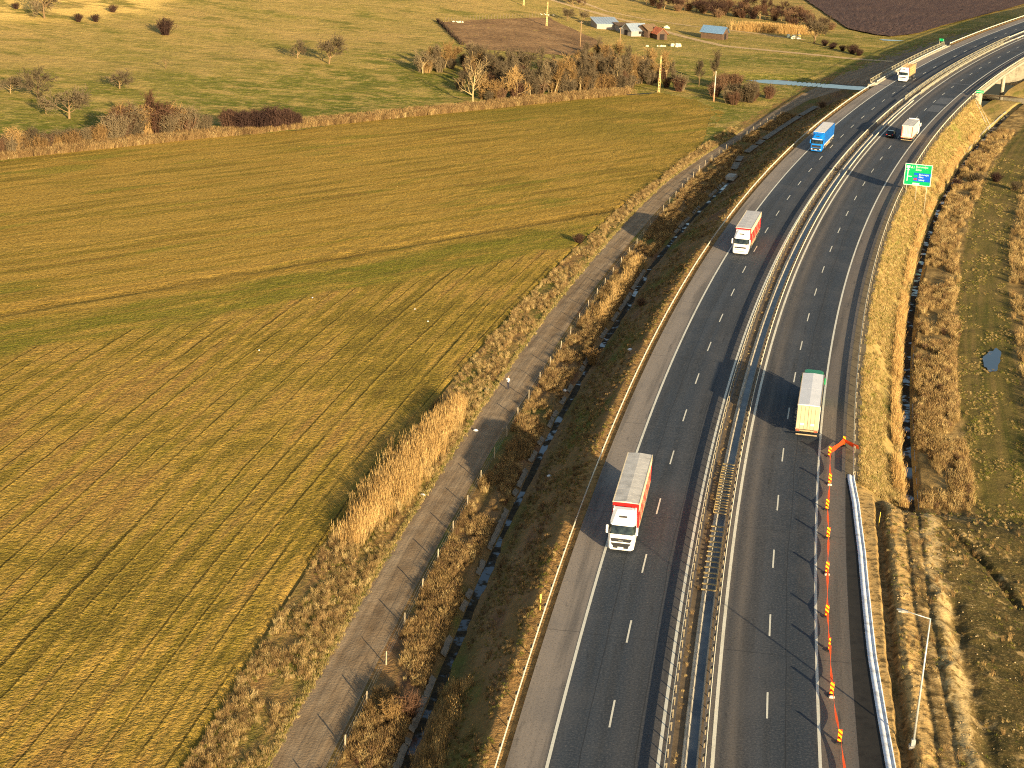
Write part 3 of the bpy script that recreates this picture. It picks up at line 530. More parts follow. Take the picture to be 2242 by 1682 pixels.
S = np.arange(57, 356, 2.0); struct(grid('gravel_strip', np.stack([S] * 3, 1), np.broadcast_to(np.array([[18.6, 19.3, 20.3]]), (len(S), 3)), ZR(np.stack([S] * 3, 1)) + np.array([[0.004, -0.05, -0.14]]), mat_concrete('verge_gravel', C(110, 96, 72))))

# fence of concrete posts beside the track
M_FP = mat_concrete('post_concrete', C(176, 158, 126)); fe = empty('wire_fence', (0, 0, 0), 0, 'wire fence on pale concrete posts between the dirt track and the ditch', 'fence')
_fp = MB().loft([[(x * w, y * w, z) for x, y in ((-1, -1), (1, -1), (1, 1), (-1, 1))] for z, w in ((-0.4, 0.055), (1.3, 0.045), (1.34, 0.035))]).mesh('post'); _fp.materials.append(M_FP)
s = -18.4
while s < 330:
    d = float(D_FENCE(s)) + 0.25; o = link('post', _fp, None, fe); o.location = at(s, d); o.rotation_euler = (rs.uniform(-.05, .05), rs.uniform(-.06, .06), rs.uniform(0, 3)); s += rs.uniform(6.9, 7.5)
M_WIRE = plain('wire', (0.3, 0.28, 0.25, 1), 0.5, 0.6)
for h in (0.4, 0.8, 1.3):
    S = np.arange(-20, 320, 7.2); x, y = W(S, D_FENCE(S) + 0.25); z = ground(S, D_FENCE(S) + 0.25) + h; m = MB()
    for i in range(len(S) - 1): m.cyl((x[i], y[i], z[i]), (x[i + 1], y[i + 1], z[i + 1]), 0.008, None, 3, False)
    m.build('wire', M_WIRE, fe)

# ploughed land, garden plot, far lanes and ponds lie as sheets on the pasture
def patch(name, rows, mat, dz, nx=60, bumpy=0.0, kind='structure', fin=None):
    """rows: list of ((x,y),(x,y)) pairs, left and right edge from near to far"""
    A = np.array([r[0] for r in rows], float); B = np.array([r[1] for r in rows], float); t = np.linspace(0, 1, 90); tt = np.linspace(0, 1, len(rows))
    I = lambda P: np.stack([np.interp(t, tt, P[:, 0]), np.interp(t, tt, P[:, 1])], -1)
    A, B = I(A), I(B); u = np.linspace(0, 1, nx)[None, :, None]; P = A[:, None] * (1 - u) + B[:, None] * u
    e = np.minimum(np.minimum(u[..., 0], 1 - u[..., 0]) * nx, np.minimum(t, 1 - t)[:, None] * 90); P = P + (0.8 * np.stack([fnoise(P[..., 0] * .2, P[..., 1] * .2, 41), fnoise(P[..., 0] * .2, P[..., 1] * .2, 47)], -1))
    fl = P.reshape(-1, 2); Z = gza(fl[:, 0], fl[:, 1]).reshape(P.shape[:2])
    Z = Z + dz + bumpy * fnoise(P[..., 0] * .8, P[..., 1] * .8, 51) * np.clip(e / 3, 0, 1)
    r, c = Z.shape; i = np.arange(r * c).reshape(r, c); F = np.stack([i[:-1, :-1], i[:-1, 1:], i[1:, 1:], i[1:, :-1]], -1).reshape(-1, 4)
    V = np.concatenate([P, Z[..., None]], -1).reshape(-1, 3); o = link(name, npmesh(name, V, F), mat, None, True); o['kind'] = kind; return o
patch('ploughed_field', [((131, 650), (136.5, 645.5)), ((124, 668), (150, 662)), ((124, 700), (168, 698)), ((125, 790), (218, 790)), ((90, 1000), (330, 1000)), ((0, 1250), (480, 1250))], mat_plough(), 0.45, 90, 0.35)
patch('garden_plot', [((-18.5, 532), (14, 535)), ((-24, 557), (25, 573)), ((-30, 584), (7, 625))], mat_garden(), 0.07, 40, 0.12)
M_LANE = mat_garden(); 
def lane(pts, w, mat=None, name='farm_track'):
    P = np.array(pts, float); T = np.gradient(P, axis=0); T /= np.linalg.norm(T, axis=1)[:, None]; N = np.stack([-T[:, 1], T[:, 0]], 1) * w / 2
    return patch(name, [(tuple(p + n), tuple(p - n)) for p, n in zip(P, N)], mat or M_DUST, 0.05, 6)
M_DUST = mat_concrete('dusty_earth', C(206, 170, 116))
lane([(-10, 700), (6.7, 676), (22.6, 661), (41, 640), (55, 612), (67, 590), (84, 583), (106, 573), (122, 570)], 4.0)
lane([(17, 690), (30, 668), (58, 652), (82, 638), (100, 622)], 2.5)
M_SMUD = plain('stream_mud', C(98, 78, 52), 0.7, 0, 0.35, 0.35)
def pond(pts, z, name='pond', mat=None):
    c = np.mean(pts, 0); n = 40; rr = []
    for i in range(n):
        a = 2 * math.pi * i / n; r = 1 + 0.10 * math.sin(3 * a + 1) + 0.07 * math.sin(7 * a) + 0.05 * math.sin(13 * a)
        rr.append((c[0] + math.cos(a) * r * pts[0][2], c[1] + math.sin(a) * r * pts[0][3], z))
    m = MB(); m.add(rr, [tuple(range(n))]); o = m.build(name, mat or M_WATER); o['kind'] = 'structure'; return o
DS_ = np.linspace(-54, 60, 230)[None, :]; US_ = np.linspace(-1, 1, 30)[:, None]; CS_ = 402 + 0.25 * (DS_ + 20)
_S = CS_ + 5.5 * US_ * (0.25 + 0.75 * smooth(-54, -42, DS_)) + 2.2 * vnoise(DS_ * 0.25, US_ * 0.6, 61); struct(grid('stream_bank', _S, DS_ + 0 * _S, ground(_S, DS_ + 0 * _S) + 0.05, M_SMUD))
_S = CS_ + 8.0 * US_ * smooth(-54, -46, DS_); struct(grid('stream', _S, DS_ + 0 * _S, 0 * _S - 4.52 - 0.12 * vnoise(DS_ * 0.11, 0 * DS_, 71), M_WATER))
pond([(134, 634.5, 4.2, 2.2)], gz(134, 634) + 0.1)
_a = np.linspace(0, 2 * np.pi, 37)[:-1]; _r = 1 + 0.12 * np.sin(3 * _a) + 0.08 * np.sin(8 * _a + 1); _S = 121.5 + 6.0 * _r * np.cos(_a); _D = 37.7 + 0.55 * np.cos(_a) * 1.0 + 1.15 * _r * np.sin(_a); _x, _y = W(_S, _D); _z = float(np.max(ground(_S, _D))) + 0.02
_p = MB(); _p.add(list(zip(_x, _y, [_z] * 36)), [tuple(range(36))[::-1]]); struct(_p.build('puddle', M_WATER))

# ------------------------------------------------------------------ vehicles (front at y = 0, tail towards -y, x to the right, wheels on z = 0)
M_TYRE = plain('tyre', (0.02, 0.02, 0.02, 1), 0.85, 0, 0.2, 6); M_RIM = plain('wheel_rim', (0.45, 0.43, 0.4, 1), 0.4, 0.6, 0.2, 5); M_CHAS = plain('chassis', (0.05, 0.045, 0.04, 1), 0.7, 0.2, 0.3, 3)
M_BLACK = plain('black_trim', (0.03, 0.028, 0.028, 1), 0.5, 0, 0.2, 4); M_GLASS = NT('windscreen_glass', 0.06, 0.6); M_GLASS.col(M_GLASS.ramp(M_GLASS.noise(M_GLASS.obj(), 1.6, 2.0), [(0.4, C(16, 22, 24)), (0.65, C(52, 62, 58))])); M_GLASS = M_GLASS.m
M_LAMP = plain('headlamp_lens', (0.75, 0.74, 0.7, 1), 0.15, 0, 0.1, 4); M_RED = plain('red_lens', C(176, 26, 20), 0.3, 0, 0.1, 4); M_PLATE = plain('number_plate', C(226, 222, 206), 0.5, 0, 0.08, 4); M_WHITE = plain('white_lacquer', C(238, 232, 222), 0.3, 0, 0.05, 0.8)
M_TAN = plain('side_guard', C(170, 148, 110), 0.6, 0.1, 0.25, 2.0)
_wm = {}
def wheel(par, x, y, r=0.5, w=0.3):
    if (r, w) not in _wm:
        n = 18; t = MB(); ring = lambda X, R: [(X, R * math.cos(2 * math.pi * i / n), R * math.sin(2 * math.pi * i / n)) for i in range(n)]
        t.loft([ring(-w / 2, r * .62), ring(-w / 2, r * .93), ring(-w * .36, r), ring(w * .36, r), ring(w / 2, r * .93), ring(w / 2, r * .62)], True); a = t.mesh('tyre'); a.materials.append(M_TYRE)
        m = MB(); m.loft([ring(-w / 2 - .004, r * .6), ring(-w / 2 - .004, r * .5), ring(-w * .2, r * .3), ring(w * .2, r * .3), ring(w / 2 + .004, r * .5), ring(w / 2 + .004, r * .6)], True); b = m.mesh('rim'); b.materials.append(M_RIM); _wm[(r, w)] = (a, b)
    a, b = _wm[(r, w)]; o = link('wheel', a, None, par, True); o.location = (x, y, r); q = link('rim', b, None, o); return o
def outline(w, yf, yb, c, z): return [(-w, yb, z), (w, yb, z), (w, yf - c, z), (w - c * .8, yf, z), (-w + c * .8, yf, z), (-w, yf - c, z)]
CAB = [(0.32, 1.17, -0.06, .28), (0.45, 1.23, 0.0, .26), (1.05, 1.245, 0.03, .24), (1.55, 1.245, 0.02, .24), (1.86, 1.235, -0.03, .26), (2.72, 1.19, -0.34, .3), (2.9, 1.18, -0.42, .3)]
HIGH = [(3.05, 1.16, -0.58, .34), (3.45, 1.08, -1.0, .4), (3.72, 1.0, -1.42, .4), (3.80, .92, -1.6, .4)]
FLAT = [(3.1, 1.17, -0.52, .34), (3.6, 1.13, -0.72, .36), (3.76, 1.04, -0.92, .36)]
LOW = [(3.02, 1.12, -0.56, .34), (3.08, 1.02, -0.75, .34)]
def lerp_lv(lv, z):
    for a, b in zip(lv, lv[1:]):
        if a[0] <= z <= b[0]: t = (z - a[0]) / (b[0] - a[0]); return [z] + [a[i] + (b[i] - a[i]) * t for i in (1, 2, 3)]
    return lv[-1]
def front_panel(lv, zs, inset, proud, wide=True):
    rows = []
    for z in zs:
        _, w, yf, c = lerp_lv(lv, z); i = inset(z) if callable(inset) else inset
        if wide: rows.append([(w + proud * .7, yf - c + .02 - i, z), (w - c * .8, yf + proud, z), (-w + c * .8, yf + proud, z), (-w - proud * .7, yf - c + .02 - i, z)])
        else: rows.append([(w - c * .8 - i, yf + proud, z), (-w + c * .8 + i, yf + proud, z)])
    return MB().loft(rows, cap=False, close=False)
def make_cab(root, col_mat, high=True, grille='double', visor=None, text=None, yb=-2.25, roof_mat=None):
    lv = CAB + (FLAT if high == 'flat' else HIGH if high else LOW)
    cab = MB().loft([outline(w, yf, yb, c, z) for z, w, yf, c in lv]).build('cab', col_mat, root)
    front_panel(lv, (1.9, 2.3, 2.68), 0.0, 0.015).build('windscreen', M_GLASS, cab)
    for sx in (-1, 1):
        X = sx * 1.25; MB().add([(X, -.55, 1.95), (X, -1.5, 1.95), (X - sx * .045, -1.5, 2.6), (X - sx * .045, -.75, 2.6)], [(0, 1, 2, 3)]).build('side_window', M_GLASS, cab)
        MB().box(min(sx * 1.30, sx * 1.52), max(sx * 1.30, sx * 1.52), -0.42, -0.20, 1.85, 2.65, 0.05).build('mirror', col_mat if high else M_BLACK, cab)
        MB().box(min(sx * 1.15, sx * 1.4), max(sx * 1.15, sx * 1.4), -0.34, -0.28, 2.5, 2.56).build('mirror_arm', M_BLACK, cab)
        MB().box(min(sx * .72, sx * 1.08), max(sx * .72, sx * 1.08), -0.1, 0.035, 0.62, 0.82, 0.03).build('headlight', M_LAMP, cab)
        MB().box(min(sx * 1.18, sx * 1.255), max(sx * 1.18, sx * 1.255), -1.85, -0.95, 0.32, 0.5).build('step', M_BLACK, cab)
    tr = lambda a, b, z0, z1: (lambda z: a + (b - a) * (z - z0) / (z1 - z0))
    if grille == 'double':
        front_panel(lv, (1.18, 1.52), tr(.16, .02, 1.18, 1.52), 0.018, False).build('grille', M_BLACK, cab); front_panel(lv, (.52, 1.06), tr(.34, .1, .52, 1.06), 0.018, False).build('lower_grille', M_BLACK, cab)
    elif grille == 'slots':
        for z0, z1, i in ((1.22, 1.46, .12), (.95, 1.02, .3), (.70, .77, .3)): front_panel(lv, (z0, z1), i, 0.018, False).build('grille', M_BLACK, cab)
    else: front_panel(lv, (.55, 1.6), tr(.12, .06, .55, 1.6), 0.02, False).build('grille', M_BLACK, cab)
    MB().box(-.27, .27, 0.02, 0.045, .55, .67).build('number_plate', M_PLATE, cab)
    if high and high != 'flat':
        MB().box(-.38, .38, -0.93, -0.80, 3.28, 3.44, .03).build('roof_hatch', M_CHAS, cab)
        MB().loft([[(-1.05, -.36, 2.74), (1.05, -.36, 2.74), (1.05, -.18, 2.80), (-1.05, -.18, 2.80)], [(-1.05, -.40, 2.90), (1.05, -.40, 2.90), (1.05, -.26, 2.88), (-1.05, -.26, 2.88)]]).build('sun_visor', visor or col_mat, cab)
        for sx in (-1, 1): MB().loft([[(sx * 1.0, yb + .02, 2.9), (sx * 1.16, yb + .02, 2.9), (sx * 1.16, -1.3, 2.9), (sx * 1.0, -1.3, 2.9)], [(sx * .96, yb + .02, 3.85), (sx * 1.1, yb + .02, 3.85), (sx * 1.04, -1.75, 3.80), (sx * .96, -1.75, 3.80)]]).build('side_fairing', col_mat, cab)
    if text:
        o = text_mesh('badge_lettering', text, 0.2, plain('chrome_letters', C(214, 210, 200), 0.3, 0.5, 0.1), cab); o.location = (0.0, 0.05, 1.29); o.rotation_euler = (math.radians(90), 0, math.radians(180))
    return cab
def text_mesh(name, body, size, mat, parent, align='CENTER', depth=0.004):
    cu = bpy.data.curves.new(name, 'FONT'); cu.body = body; cu.size = size; cu.align_x = align; cu.align_y = 'CENTER'; cu.extrude = depth; cu.resolution_u = 3
    tmp = bpy.data.objects.new('tmp', cu); COL.objects.link(tmp); bpy.context.view_layer.update()
    me = bpy.data.meshes.new_from_object(tmp.evaluated_get(bpy.context.evaluated_depsgraph_get())); bpy.data.objects.remove(tmp); bpy.data.curves.remove(cu); me.name = name; me.materials.clear(); return link(name, me, mat, parent)
def tractor_base(root, cab_len=6.0, axles=(-1.4, -5.0)):
    MB().box(-.45, .45, -cab_len, -.3, .62, .95).build('chassis', M_CHAS, root)
    for sx in (-1, 1):
        wheel(root, sx * 1.04, axles[0], .5, .32)
        for a in axles[1:]: wheel(root, sx * .95, a, .5, .55)
        MB().cyl((sx * .95, -2.4, .72), (sx * .95, -3.7, .72), .3, None, 12).build('fuel_tank', M_RIM, root, True)
        MB().loft([[(sx * .75, -1.95, .98), (sx * 1.24, -1.95, .98), (sx * 1.24, -1.95, 1.03), (sx * .75, -1.95, 1.03)], [(sx * .75, -.85, .98), (sx * 1.24, -.85, .98), (sx * 1.24, -.85, 1.03), (sx * .75, -.85, 1.03)]]).build('mudguard', M_CHAS, root)
def trailer(root, y0, L, side, roof, front, rear, zt=4.0, zb=1.12, band=None, ribs=7, ridge=0.07, guard=True, tail='doors', sag=0.0):
    y1 = y0 - L; w = 1.275
    body = MB().box(-w + .02, w - .02, y1 + .02, y0 - .02, zb, zt - .05).build('trailer_body', front, root)
    for sx in (-1, 1):
        X0, X1 = sorted((sx * (w - .022), sx * (w + .004)))
        if band is not None:
            MB().box(X0, X1, y1 + .03, y0 - .05, zt - .85, zt - .06).build('top_band', band, body)
            MB().box(X0, X1, y1 + .03, y0 - .05, zb + .12, zt - .85).build('side_curtain', side, body)
        else: MB().box(X0, X1, y1 + .03, y0 - .05, zb + .12, zt - .06).build('side_curtain', side, body)
        for i in range(1, ribs): yy = y0 - L * i / ribs; MB().box(*sorted((sx * (w + .003), sx * (w + .018))), yy - .02, yy + .02, zb + .1, zt - .08).build('strap', band or side, body)
        MB().box(*sorted((sx * (w - .1), sx * (w + .012))), y1, y0, zb - .06, zb + .14).build('side_rail', M_TAN, body)
        if guard: MB().box(*sorted((sx * 1.15, sx * 1.22)), y0 - L * .62, y0 - 3.2, .45, .95).build('side_guard', M_TAN, body)
    m = MB(); n = ribs * 2
    for i in range(n):
        a, b = y0 - L * i / n, y0 - L * (i + 1) / n + .015; dz = -sag * (i % 2)
        m.loft([[(-w, a, zt - .05), (0, a, zt - .05 + ridge * .2), (w, a, zt - .05), (w, a, zt + dz * .4), (0, a, zt + ridge + dz), (-w, a, zt + dz * .4)], [(-w, b, zt - .05), (0, b, zt - .05 + ridge * .2), (w, b, zt - .05), (w, b, zt + dz * .4), (0, b, zt + ridge + dz), (-w, b, zt + dz * .4)]])
    m.build('roof_panels', roof, body)
    for sx in (-1, 1): MB().box(*sorted((sx * (w - .06), sx * (w + .02))), y1, y0, zt - .08, zt + .025).build('roof_rail', band or rear, body)
    if tail == 'doors':
        for sx in (-1, 1):
            MB().box(*sorted((sx * .02, sx * (w - .03))), y1 - .04, y1 + .02, zb + .05, zt - .1, .02).build('rear_door', rear, body)
            for q in (.35, .8): MB().cyl((sx * q, y1 - .06, zb + .1), (sx * q, y1 - .06, zt - .15), .02, None, 6).build('lock_rod', rear, body)
            MB().box(*sorted((sx * .35, sx * .8)), y1 - .055, y1 - .04, zb + .5, zb + .75).build('warning_board', M_PLATE, body)
    MB().box(-1.2, 1.2, y1 - .02, y1 + .06, .42, .56, .02).build('underrun_bar', M_TAN, body); MB().box(-1.25, 1.25, y1 - .03, y1 + .1, .88, 1.06, .02).build('rear_beam', M_TAN, body)
    for sx in (-1, 1):
        MB().box(*sorted((sx * .8, sx * 1.2)), y1 - .05, y1 - .02, .92, 1.03).build('tail_light', M_RED, body)
        MB().box(*sorted((sx * .5, sx * .58)), y1, y0 - 2.0, .8, zb).build('chassis_rail', M_CHAS, body)
        for a in (y1 + 2.2, y1 + 3.5, y1 + 4.8): wheel(body, sx * 1.05, a, .5, .36)
        MB().box(*sorted((sx * .82, sx * 1.24)), y1 + 1.5, y1 + 1.53, .22, .95).build('mudflap', M_BLACK, body)
        MB().box(*sorted((sx * .75, sx * .85)), y0 - 3.1, y0 - 2.9, .1, zb).build('landing_leg', M_CHAS, body)
    return body
def place(root, s, d, oncoming):
    x, y = W(s, d); root.location = (float(x), float(y), float(ZR(s)) + 0.01); root.rotation_euler = (math.atan(0.5 * (ZR(s + 8) - ZR(s - 8)) / 8) * (-1 if oncoming else 1), 0, -float(HD(s)) + (math.pi if oncoming else 0))
red = plain('red_curtain', C(206, 44, 38), 0.6, 0, 0.26, 0.9); red_front = plain('red_bulkhead', C(196, 26, 22), 0.5, 0, 0.2, 2.0); cream = plain('cream_tarpaulin', C(226, 206, 164), 0.6, 0, 0.1, 1.0); grey_roof = plain('grey_tarpaulin', C(200, 192, 178), 0.75, 0, 0.24, 1.1); pale_roof = plain('pale_tarpaulin', C(196, 190, 182), 0.7, 0, 0.16, 1.0)
GRP = 'lorries on the motorway'
t1 = empty('articulated_lorry', label='white cab lorry with red trailer and dark grey ridged roof, nearest the camera', cat='lorry', group=GRP)
make_cab(t1, M_WHITE, True, 'double', text='MAN'); tractor_base(t1); trailer(t1, -2.9, 13.6, red, grey_roof, red_front, cream, 4.0, band=cream, ridge=0.1, ribs=8); place(t1, 30.3, -2.45, True)
t3 = empty('articulated_lorry', label='white cab lorry with red trailer and pale grey roof, further up behind the nearest one', cat='lorry', group=GRP)
make_cab(t3, M_WHITE, True, 'slots'); tractor_base(t3); trailer(t3, -2.6, 13.4, red, pale_roof, red_front, cream, 4.0, band=cream, ridge=0.02, ribs=6); place(t3, 152, -1.85, True)
blue = plain('blue_lacquer', C(20, 116, 196), 0.35, 0, 0.08, 0.7); blue_c = plain('blue_curtain', C(20, 96, 168), 0.6, 0, 0.24, 0.8); wroof = plain('white_roof_sheet', C(226, 218, 206), 0.6, 0, 0.07, 0.8)
t4 = empty('articulated_lorry', label='blue lorry with blue trailer and white roof', cat='lorry', group=GRP)
make_cab(t4, blue, True, 'tall', visor=M_WHITE); tractor_base(t4); b4 = trailer(t4, -2.7, 13.6, blue_c, wroof, blue, blue_c, 4.0, ridge=0.0, ribs=9); place(t4, 249, -1.95, True)
for sx in (-1, 1): MB().box(*sorted((sx * 1.279, sx * 1.29)), -16.2, -2.8, 1.25, 1.5).build('pale_stripe', plain('stripe_paint', C(196, 206, 214), 0.5), b4)
t5 = empty('log_lorry', label='white lorry loaded with pale logs between stakes on the bridge', cat='lorry', group=GRP)
make_cab(t5, M_WHITE, True, 'slots'); tractor_base(t5, 9.5, (-1.4, -4.9, -6.2)); M_LOG = plain('log_bark', C(206, 160, 96), 0.8, 0, 0.25, 1.5); M_LOGE = plain('log_end', C(226, 188, 128), 0.8, 0, 0.15, 3.0); M_STK = plain('stake_steel', C(200, 176, 130), 0.5, 0.2)
bed = MB().box(-1.25, 1.25, -12.4, -2.6, 1.0, 1.2).build('load_bed', M_CHAS, t5)
MB().box(-1.25, 1.25, -2.75, -2.6, 1.2, 3.6).build('headboard', plain('headboard_red', C(150, 60, 44), 0.6), bed)
for i in range(7):
    for sx in (-1, 1): MB().box(*sorted((sx * 1.18, sx * 1.28)), -3.1 - i * 1.45, -3.0 - i * 1.45, 1.2, 4.0).build('stake', M_STK, bed)
rr = random.Random(3); zz = 1.4
for row in range(7):
    for j in range(6 if row % 2 == 0 else 5):
        xx = (j - (2.5 if row % 2 == 0 else 2.0)) * 0.4; r = rr.uniform(.17, .21); MB().cyl((xx, -2.9 - rr.uniform(0, .3), zz), (xx + rr.uniform(-.05, .05), -12.2 - rr.uniform(0, .5), zz), r, r * .85, 8).build('log', M_LOG if rr.random() < .7 else M_LOGE, t5, False)
    zz += .34
for sx in (-1, 1):
    for a in (-9.6, -10.9): wheel(t5, sx * 1.02, a, .5, .4)
place(t5, 365, -1.85, True)
# right carriageway, driving away: place by the tail
green = plain('green_lacquer', C(44, 132, 84), 0.4, 0, 0.12, 1.0); wt = plain('white_tarpaulin', C(228, 224, 218), 0.6, 0, 0.06, 0.7); beige = plain('beige_door', C(190, 168, 132), 0.6, 0, 0.14, 1.2)
t2 = empty('articulated_lorry', label='green cab lorry with white covered trailer and beige rear doors, driving away', cat='lorry', group=GRP)
make_cab(t2, green, 'flat', 'tall', yb=-2.5); tractor_base(t2); trailer(t2, -3.35, 12.1, wt, wt, beige, beige, 4.0, ridge=0.09, ribs=1, band=None); place(t2, 68.2 + 15.5, 14.2, False)
wht = plain('worn_white_panel', C(222, 204, 180), 0.6, 0, 0.14, 0.9)
t6 = empty('tipper_lorry', label='white tipper lorry with grey covered body driving away beside the dark car', cat='lorry', group=GRP)
make_cab(t6, M_WHITE, True, 'tall'); tractor_base(t6); b6 = trailer(t6, -2.8, 9.6, wht, grey_roof, wht, wht, 3.7, 1.1, ridge=0.03, ribs=5)
for sx in (-1, 1): MB().box(*sorted((sx * 1.0, sx * 1.2)), -12.46, -12.44, 1.3, 3.5).build('warning_stripe', plain('faded_red', C(206, 104, 80), 0.6, 0, 0.3, 4.0), b6)
place(t6, 273 + 12.4, 14.3, False)
# the dark car in the overtaking lane
M_CAR = plain('dark_car_paint', C(22, 26, 32), 0.25, 0.2, 0.1, 1.0, 0.5)
car = empty('car', label='dark car overtaking in the shadow of the white tipper lorry', cat='car'); L = 4.4
sec = lambda y, w, z0, z1, z2, wt_: [(-w, y, z0), (w, y, z0), (w * 1.02, y, z1), (wt_, y, z2), (-wt_, y, z2), (-w * 1.02, y, z1)]
body = MB().loft([sec(0, .70, .35, .60, .68, .62), sec(-.25, .86, .22, .68, .80, .78), sec(-1.2, .89, .2, .78, .96, .80), sec(-1.25, .89, .2, .85, .97, .80), sec(-2.0, .89, .2, .88, 1.44, .62), sec(-3.3, .89, .2, .9, 1.47, .60), sec(-4.1, .87, .24, .92, 1.02, .74), sec(-4.4, .80, .34, .86, .94, .70)]).build('body', M_CAR, car)
MB().add([(-.66, -1.28, 1.0), (.66, -1.28, 1.0), (.6, -1.97, 1.435), (-.6, -1.97, 1.435)], [(0, 1, 2, 3)]).build('windscreen', M_GLASS, body); MB().add([(-.66, -4.06, 1.07), (.66, -4.06, 1.07), (.56, -3.36, 1.475), (-.56, -3.36, 1.475)], [(3, 2, 1, 0)]).build('rear_window', M_GLASS, body)
for sx in (-1, 1):
    MB().add([(sx * .90, -1.5, .93), (sx * .90, -3.7, .95), (sx * .66, -3.3, 1.42), (sx * .68, -2.05, 1.4)], [(0, 1, 2, 3)]).build('side_window', M_GLASS, body)
    MB().box(*sorted((sx * .52, sx * .8)), -4.43, -4.36, .7, .86, .02).build('tail_light', M_RED, body); MB().box(*sorted((sx * .9, sx * 1.06)), -1.75, -1.6, .92, 1.06, .03).build('mirror', M_CAR, body)
    for a in (-.85, -3.55): wheel(car, sx * .80, a, .32, .22)
MB().box(-.26, .26, -4.43, -4.40, .52, .64).build('number_plate', M_PLATE, body)
place(car, 276 + 4.4, 10.1, False)

# ------------------------------------------------------------------ signs, lamp, roadworks
M_SGR = plain('sign_green', C(0, 158, 92), 0.4, 0, 0.06, 0.8); M_SBL = plain('sign_blue', C(10, 84, 190), 0.4, 0, 0.06, 0.8); M_SWH = plain('sign_white', C(214, 236, 206), 0.45, 0, 0.05, 0.8); M_STEEL = plain('sign_post_steel', C(196, 184, 152), 0.5, 0.3)
s0 = 216.0; hd = float(HD(s0)); sx0, sy0 = W(s0, 22.2); sg = empty('direction_sign', (float(sx0), float(sy0), 0), -hd, 'large green and blue motorway direction sign on three posts above the slope', 'sign')
zb = 3.0; zt = 7.15; hw = 2.55
pan = MB().box(-hw, hw, -.04, .04, zb, zt, .02).build('panel', M_SGR, sg); cz = (zb + zt) / 2
for a in ((-hw, hw, zt - .13, zt), (-hw, hw, zb, zb + .13), (-hw, -hw + .13, zb + .13, zt - .13), (hw - .13, hw, zb + .13, zt - .13)): MB().box(a[0] + .01, a[1] - .01, -.052, -.04, a[2] + .01, a[3] - .01).build('border', M_SWH, pan)
bp = MB().box(-.75, hw - .18, -.054, -.04, zb + .85, zb + 2.45).build('blue_panel', M_SBL, pan); MB().box(-2.0, -1.85, -.054, -.04, zb + .75, zt - 1.25).build('arrow_stem', M_SWH, pan)
MB().add([(-2.25, -.054, zt - 1.3), (-1.6, -.054, zt - 1.3), (-1.92, -.054, zt - .9)], [(0, 1, 2)]).build('arrow_head', M_SWH, pan); MB().box(-1.85, -1.1, -.054, -.04, zb + 1.62, zb + 1.76).build('arrow_branch', M_SWH, pan)
MB().box(-.70, -.05, -.062, -.053, zb + 1.6, zb + 2.05).build('route_box', M_SGR, bp); MB().box(-.70, -.1, -.062, -.053, zb + 1.05, zb + 1.42).build('route_box', plain('sign_red', C(196, 60, 84), 0.4), bp)
MB().box(-.85, .45, -.054, -.04, zb + .2, zb + .5).build('distance_plate', M_SWH, pan)
def lettering(body, x, z, size, par, mat=None):
    o = text_mesh('lettering', body, size, mat or M_SWH, par, 'LEFT', 0.006); o.location = (x, -.062, z); o.rotation_euler = (math.radians(90), 0, 0); return o
lettering('A1', -1.45, zt - .72, .62, pan); MB().box(-2.28, -1.6, -.054, -.04, zt - 1.0 + .12, zt - .42).build('route_symbol', M_SWH, pan)
lettering('București', -.55, zt - .52, .58, pan); lettering('Sibiu', -.55, zt - 1.1, .58, pan); lettering('București', .2, zb + 2.15, .46, bp); lettering('Sibiu', .2, zb + 1.68, .46, bp); lettering('Sebeș', .2, zb + 1.15, .46, bp)
for px in (-1.9, 0, 1.9):
    gx, gy = sx0 + px * math.cos(hd), sy0 - px * math.sin(hd); z0 = gz(float(gx), float(gy)) - .4; MB().cyl((px, .12, z0), (px, .12, zt - .1), .075, None, 8).build('post', M_STEEL, sg, True)
def small_sign(s, d, w, h, zlo, label, flip=False, two=False):
    x, y = W(s, d); r = empty('name_sign', (float(x), float(y), 0), -float(HD(s)) + (math.pi if flip else 0), label, 'sign'); z = max(float(ZR(s)), gz(float(x), float(y))) if flip else float(ZR(s)); p = MB().box(-w / 2, w / 2, -.03, .03, z + zlo, z + zlo + h, .01).build('panel', M_SGR, r)
    MB().box(-w / 2 + .1, w / 2 - .1, -.045, -.03, z + zlo + h * .42, z + zlo + h * .58).build('white_bar', M_SWH, p)
    for q in (-w * .35, w * .35): MB().cyl((q, .08, z - 3.5), (q, .08, z + zlo + h - .05), .05, None, 6).build('post', M_STEEL, r, True)
small_sign(353, 20.9, 1.9, .75, .9, 'small bright green name sign at the near end of the bridge'); small_sign(456, -10.4, 1.6, .8, 1.0, 'small dark green sign at the far left end of the bridge', True)
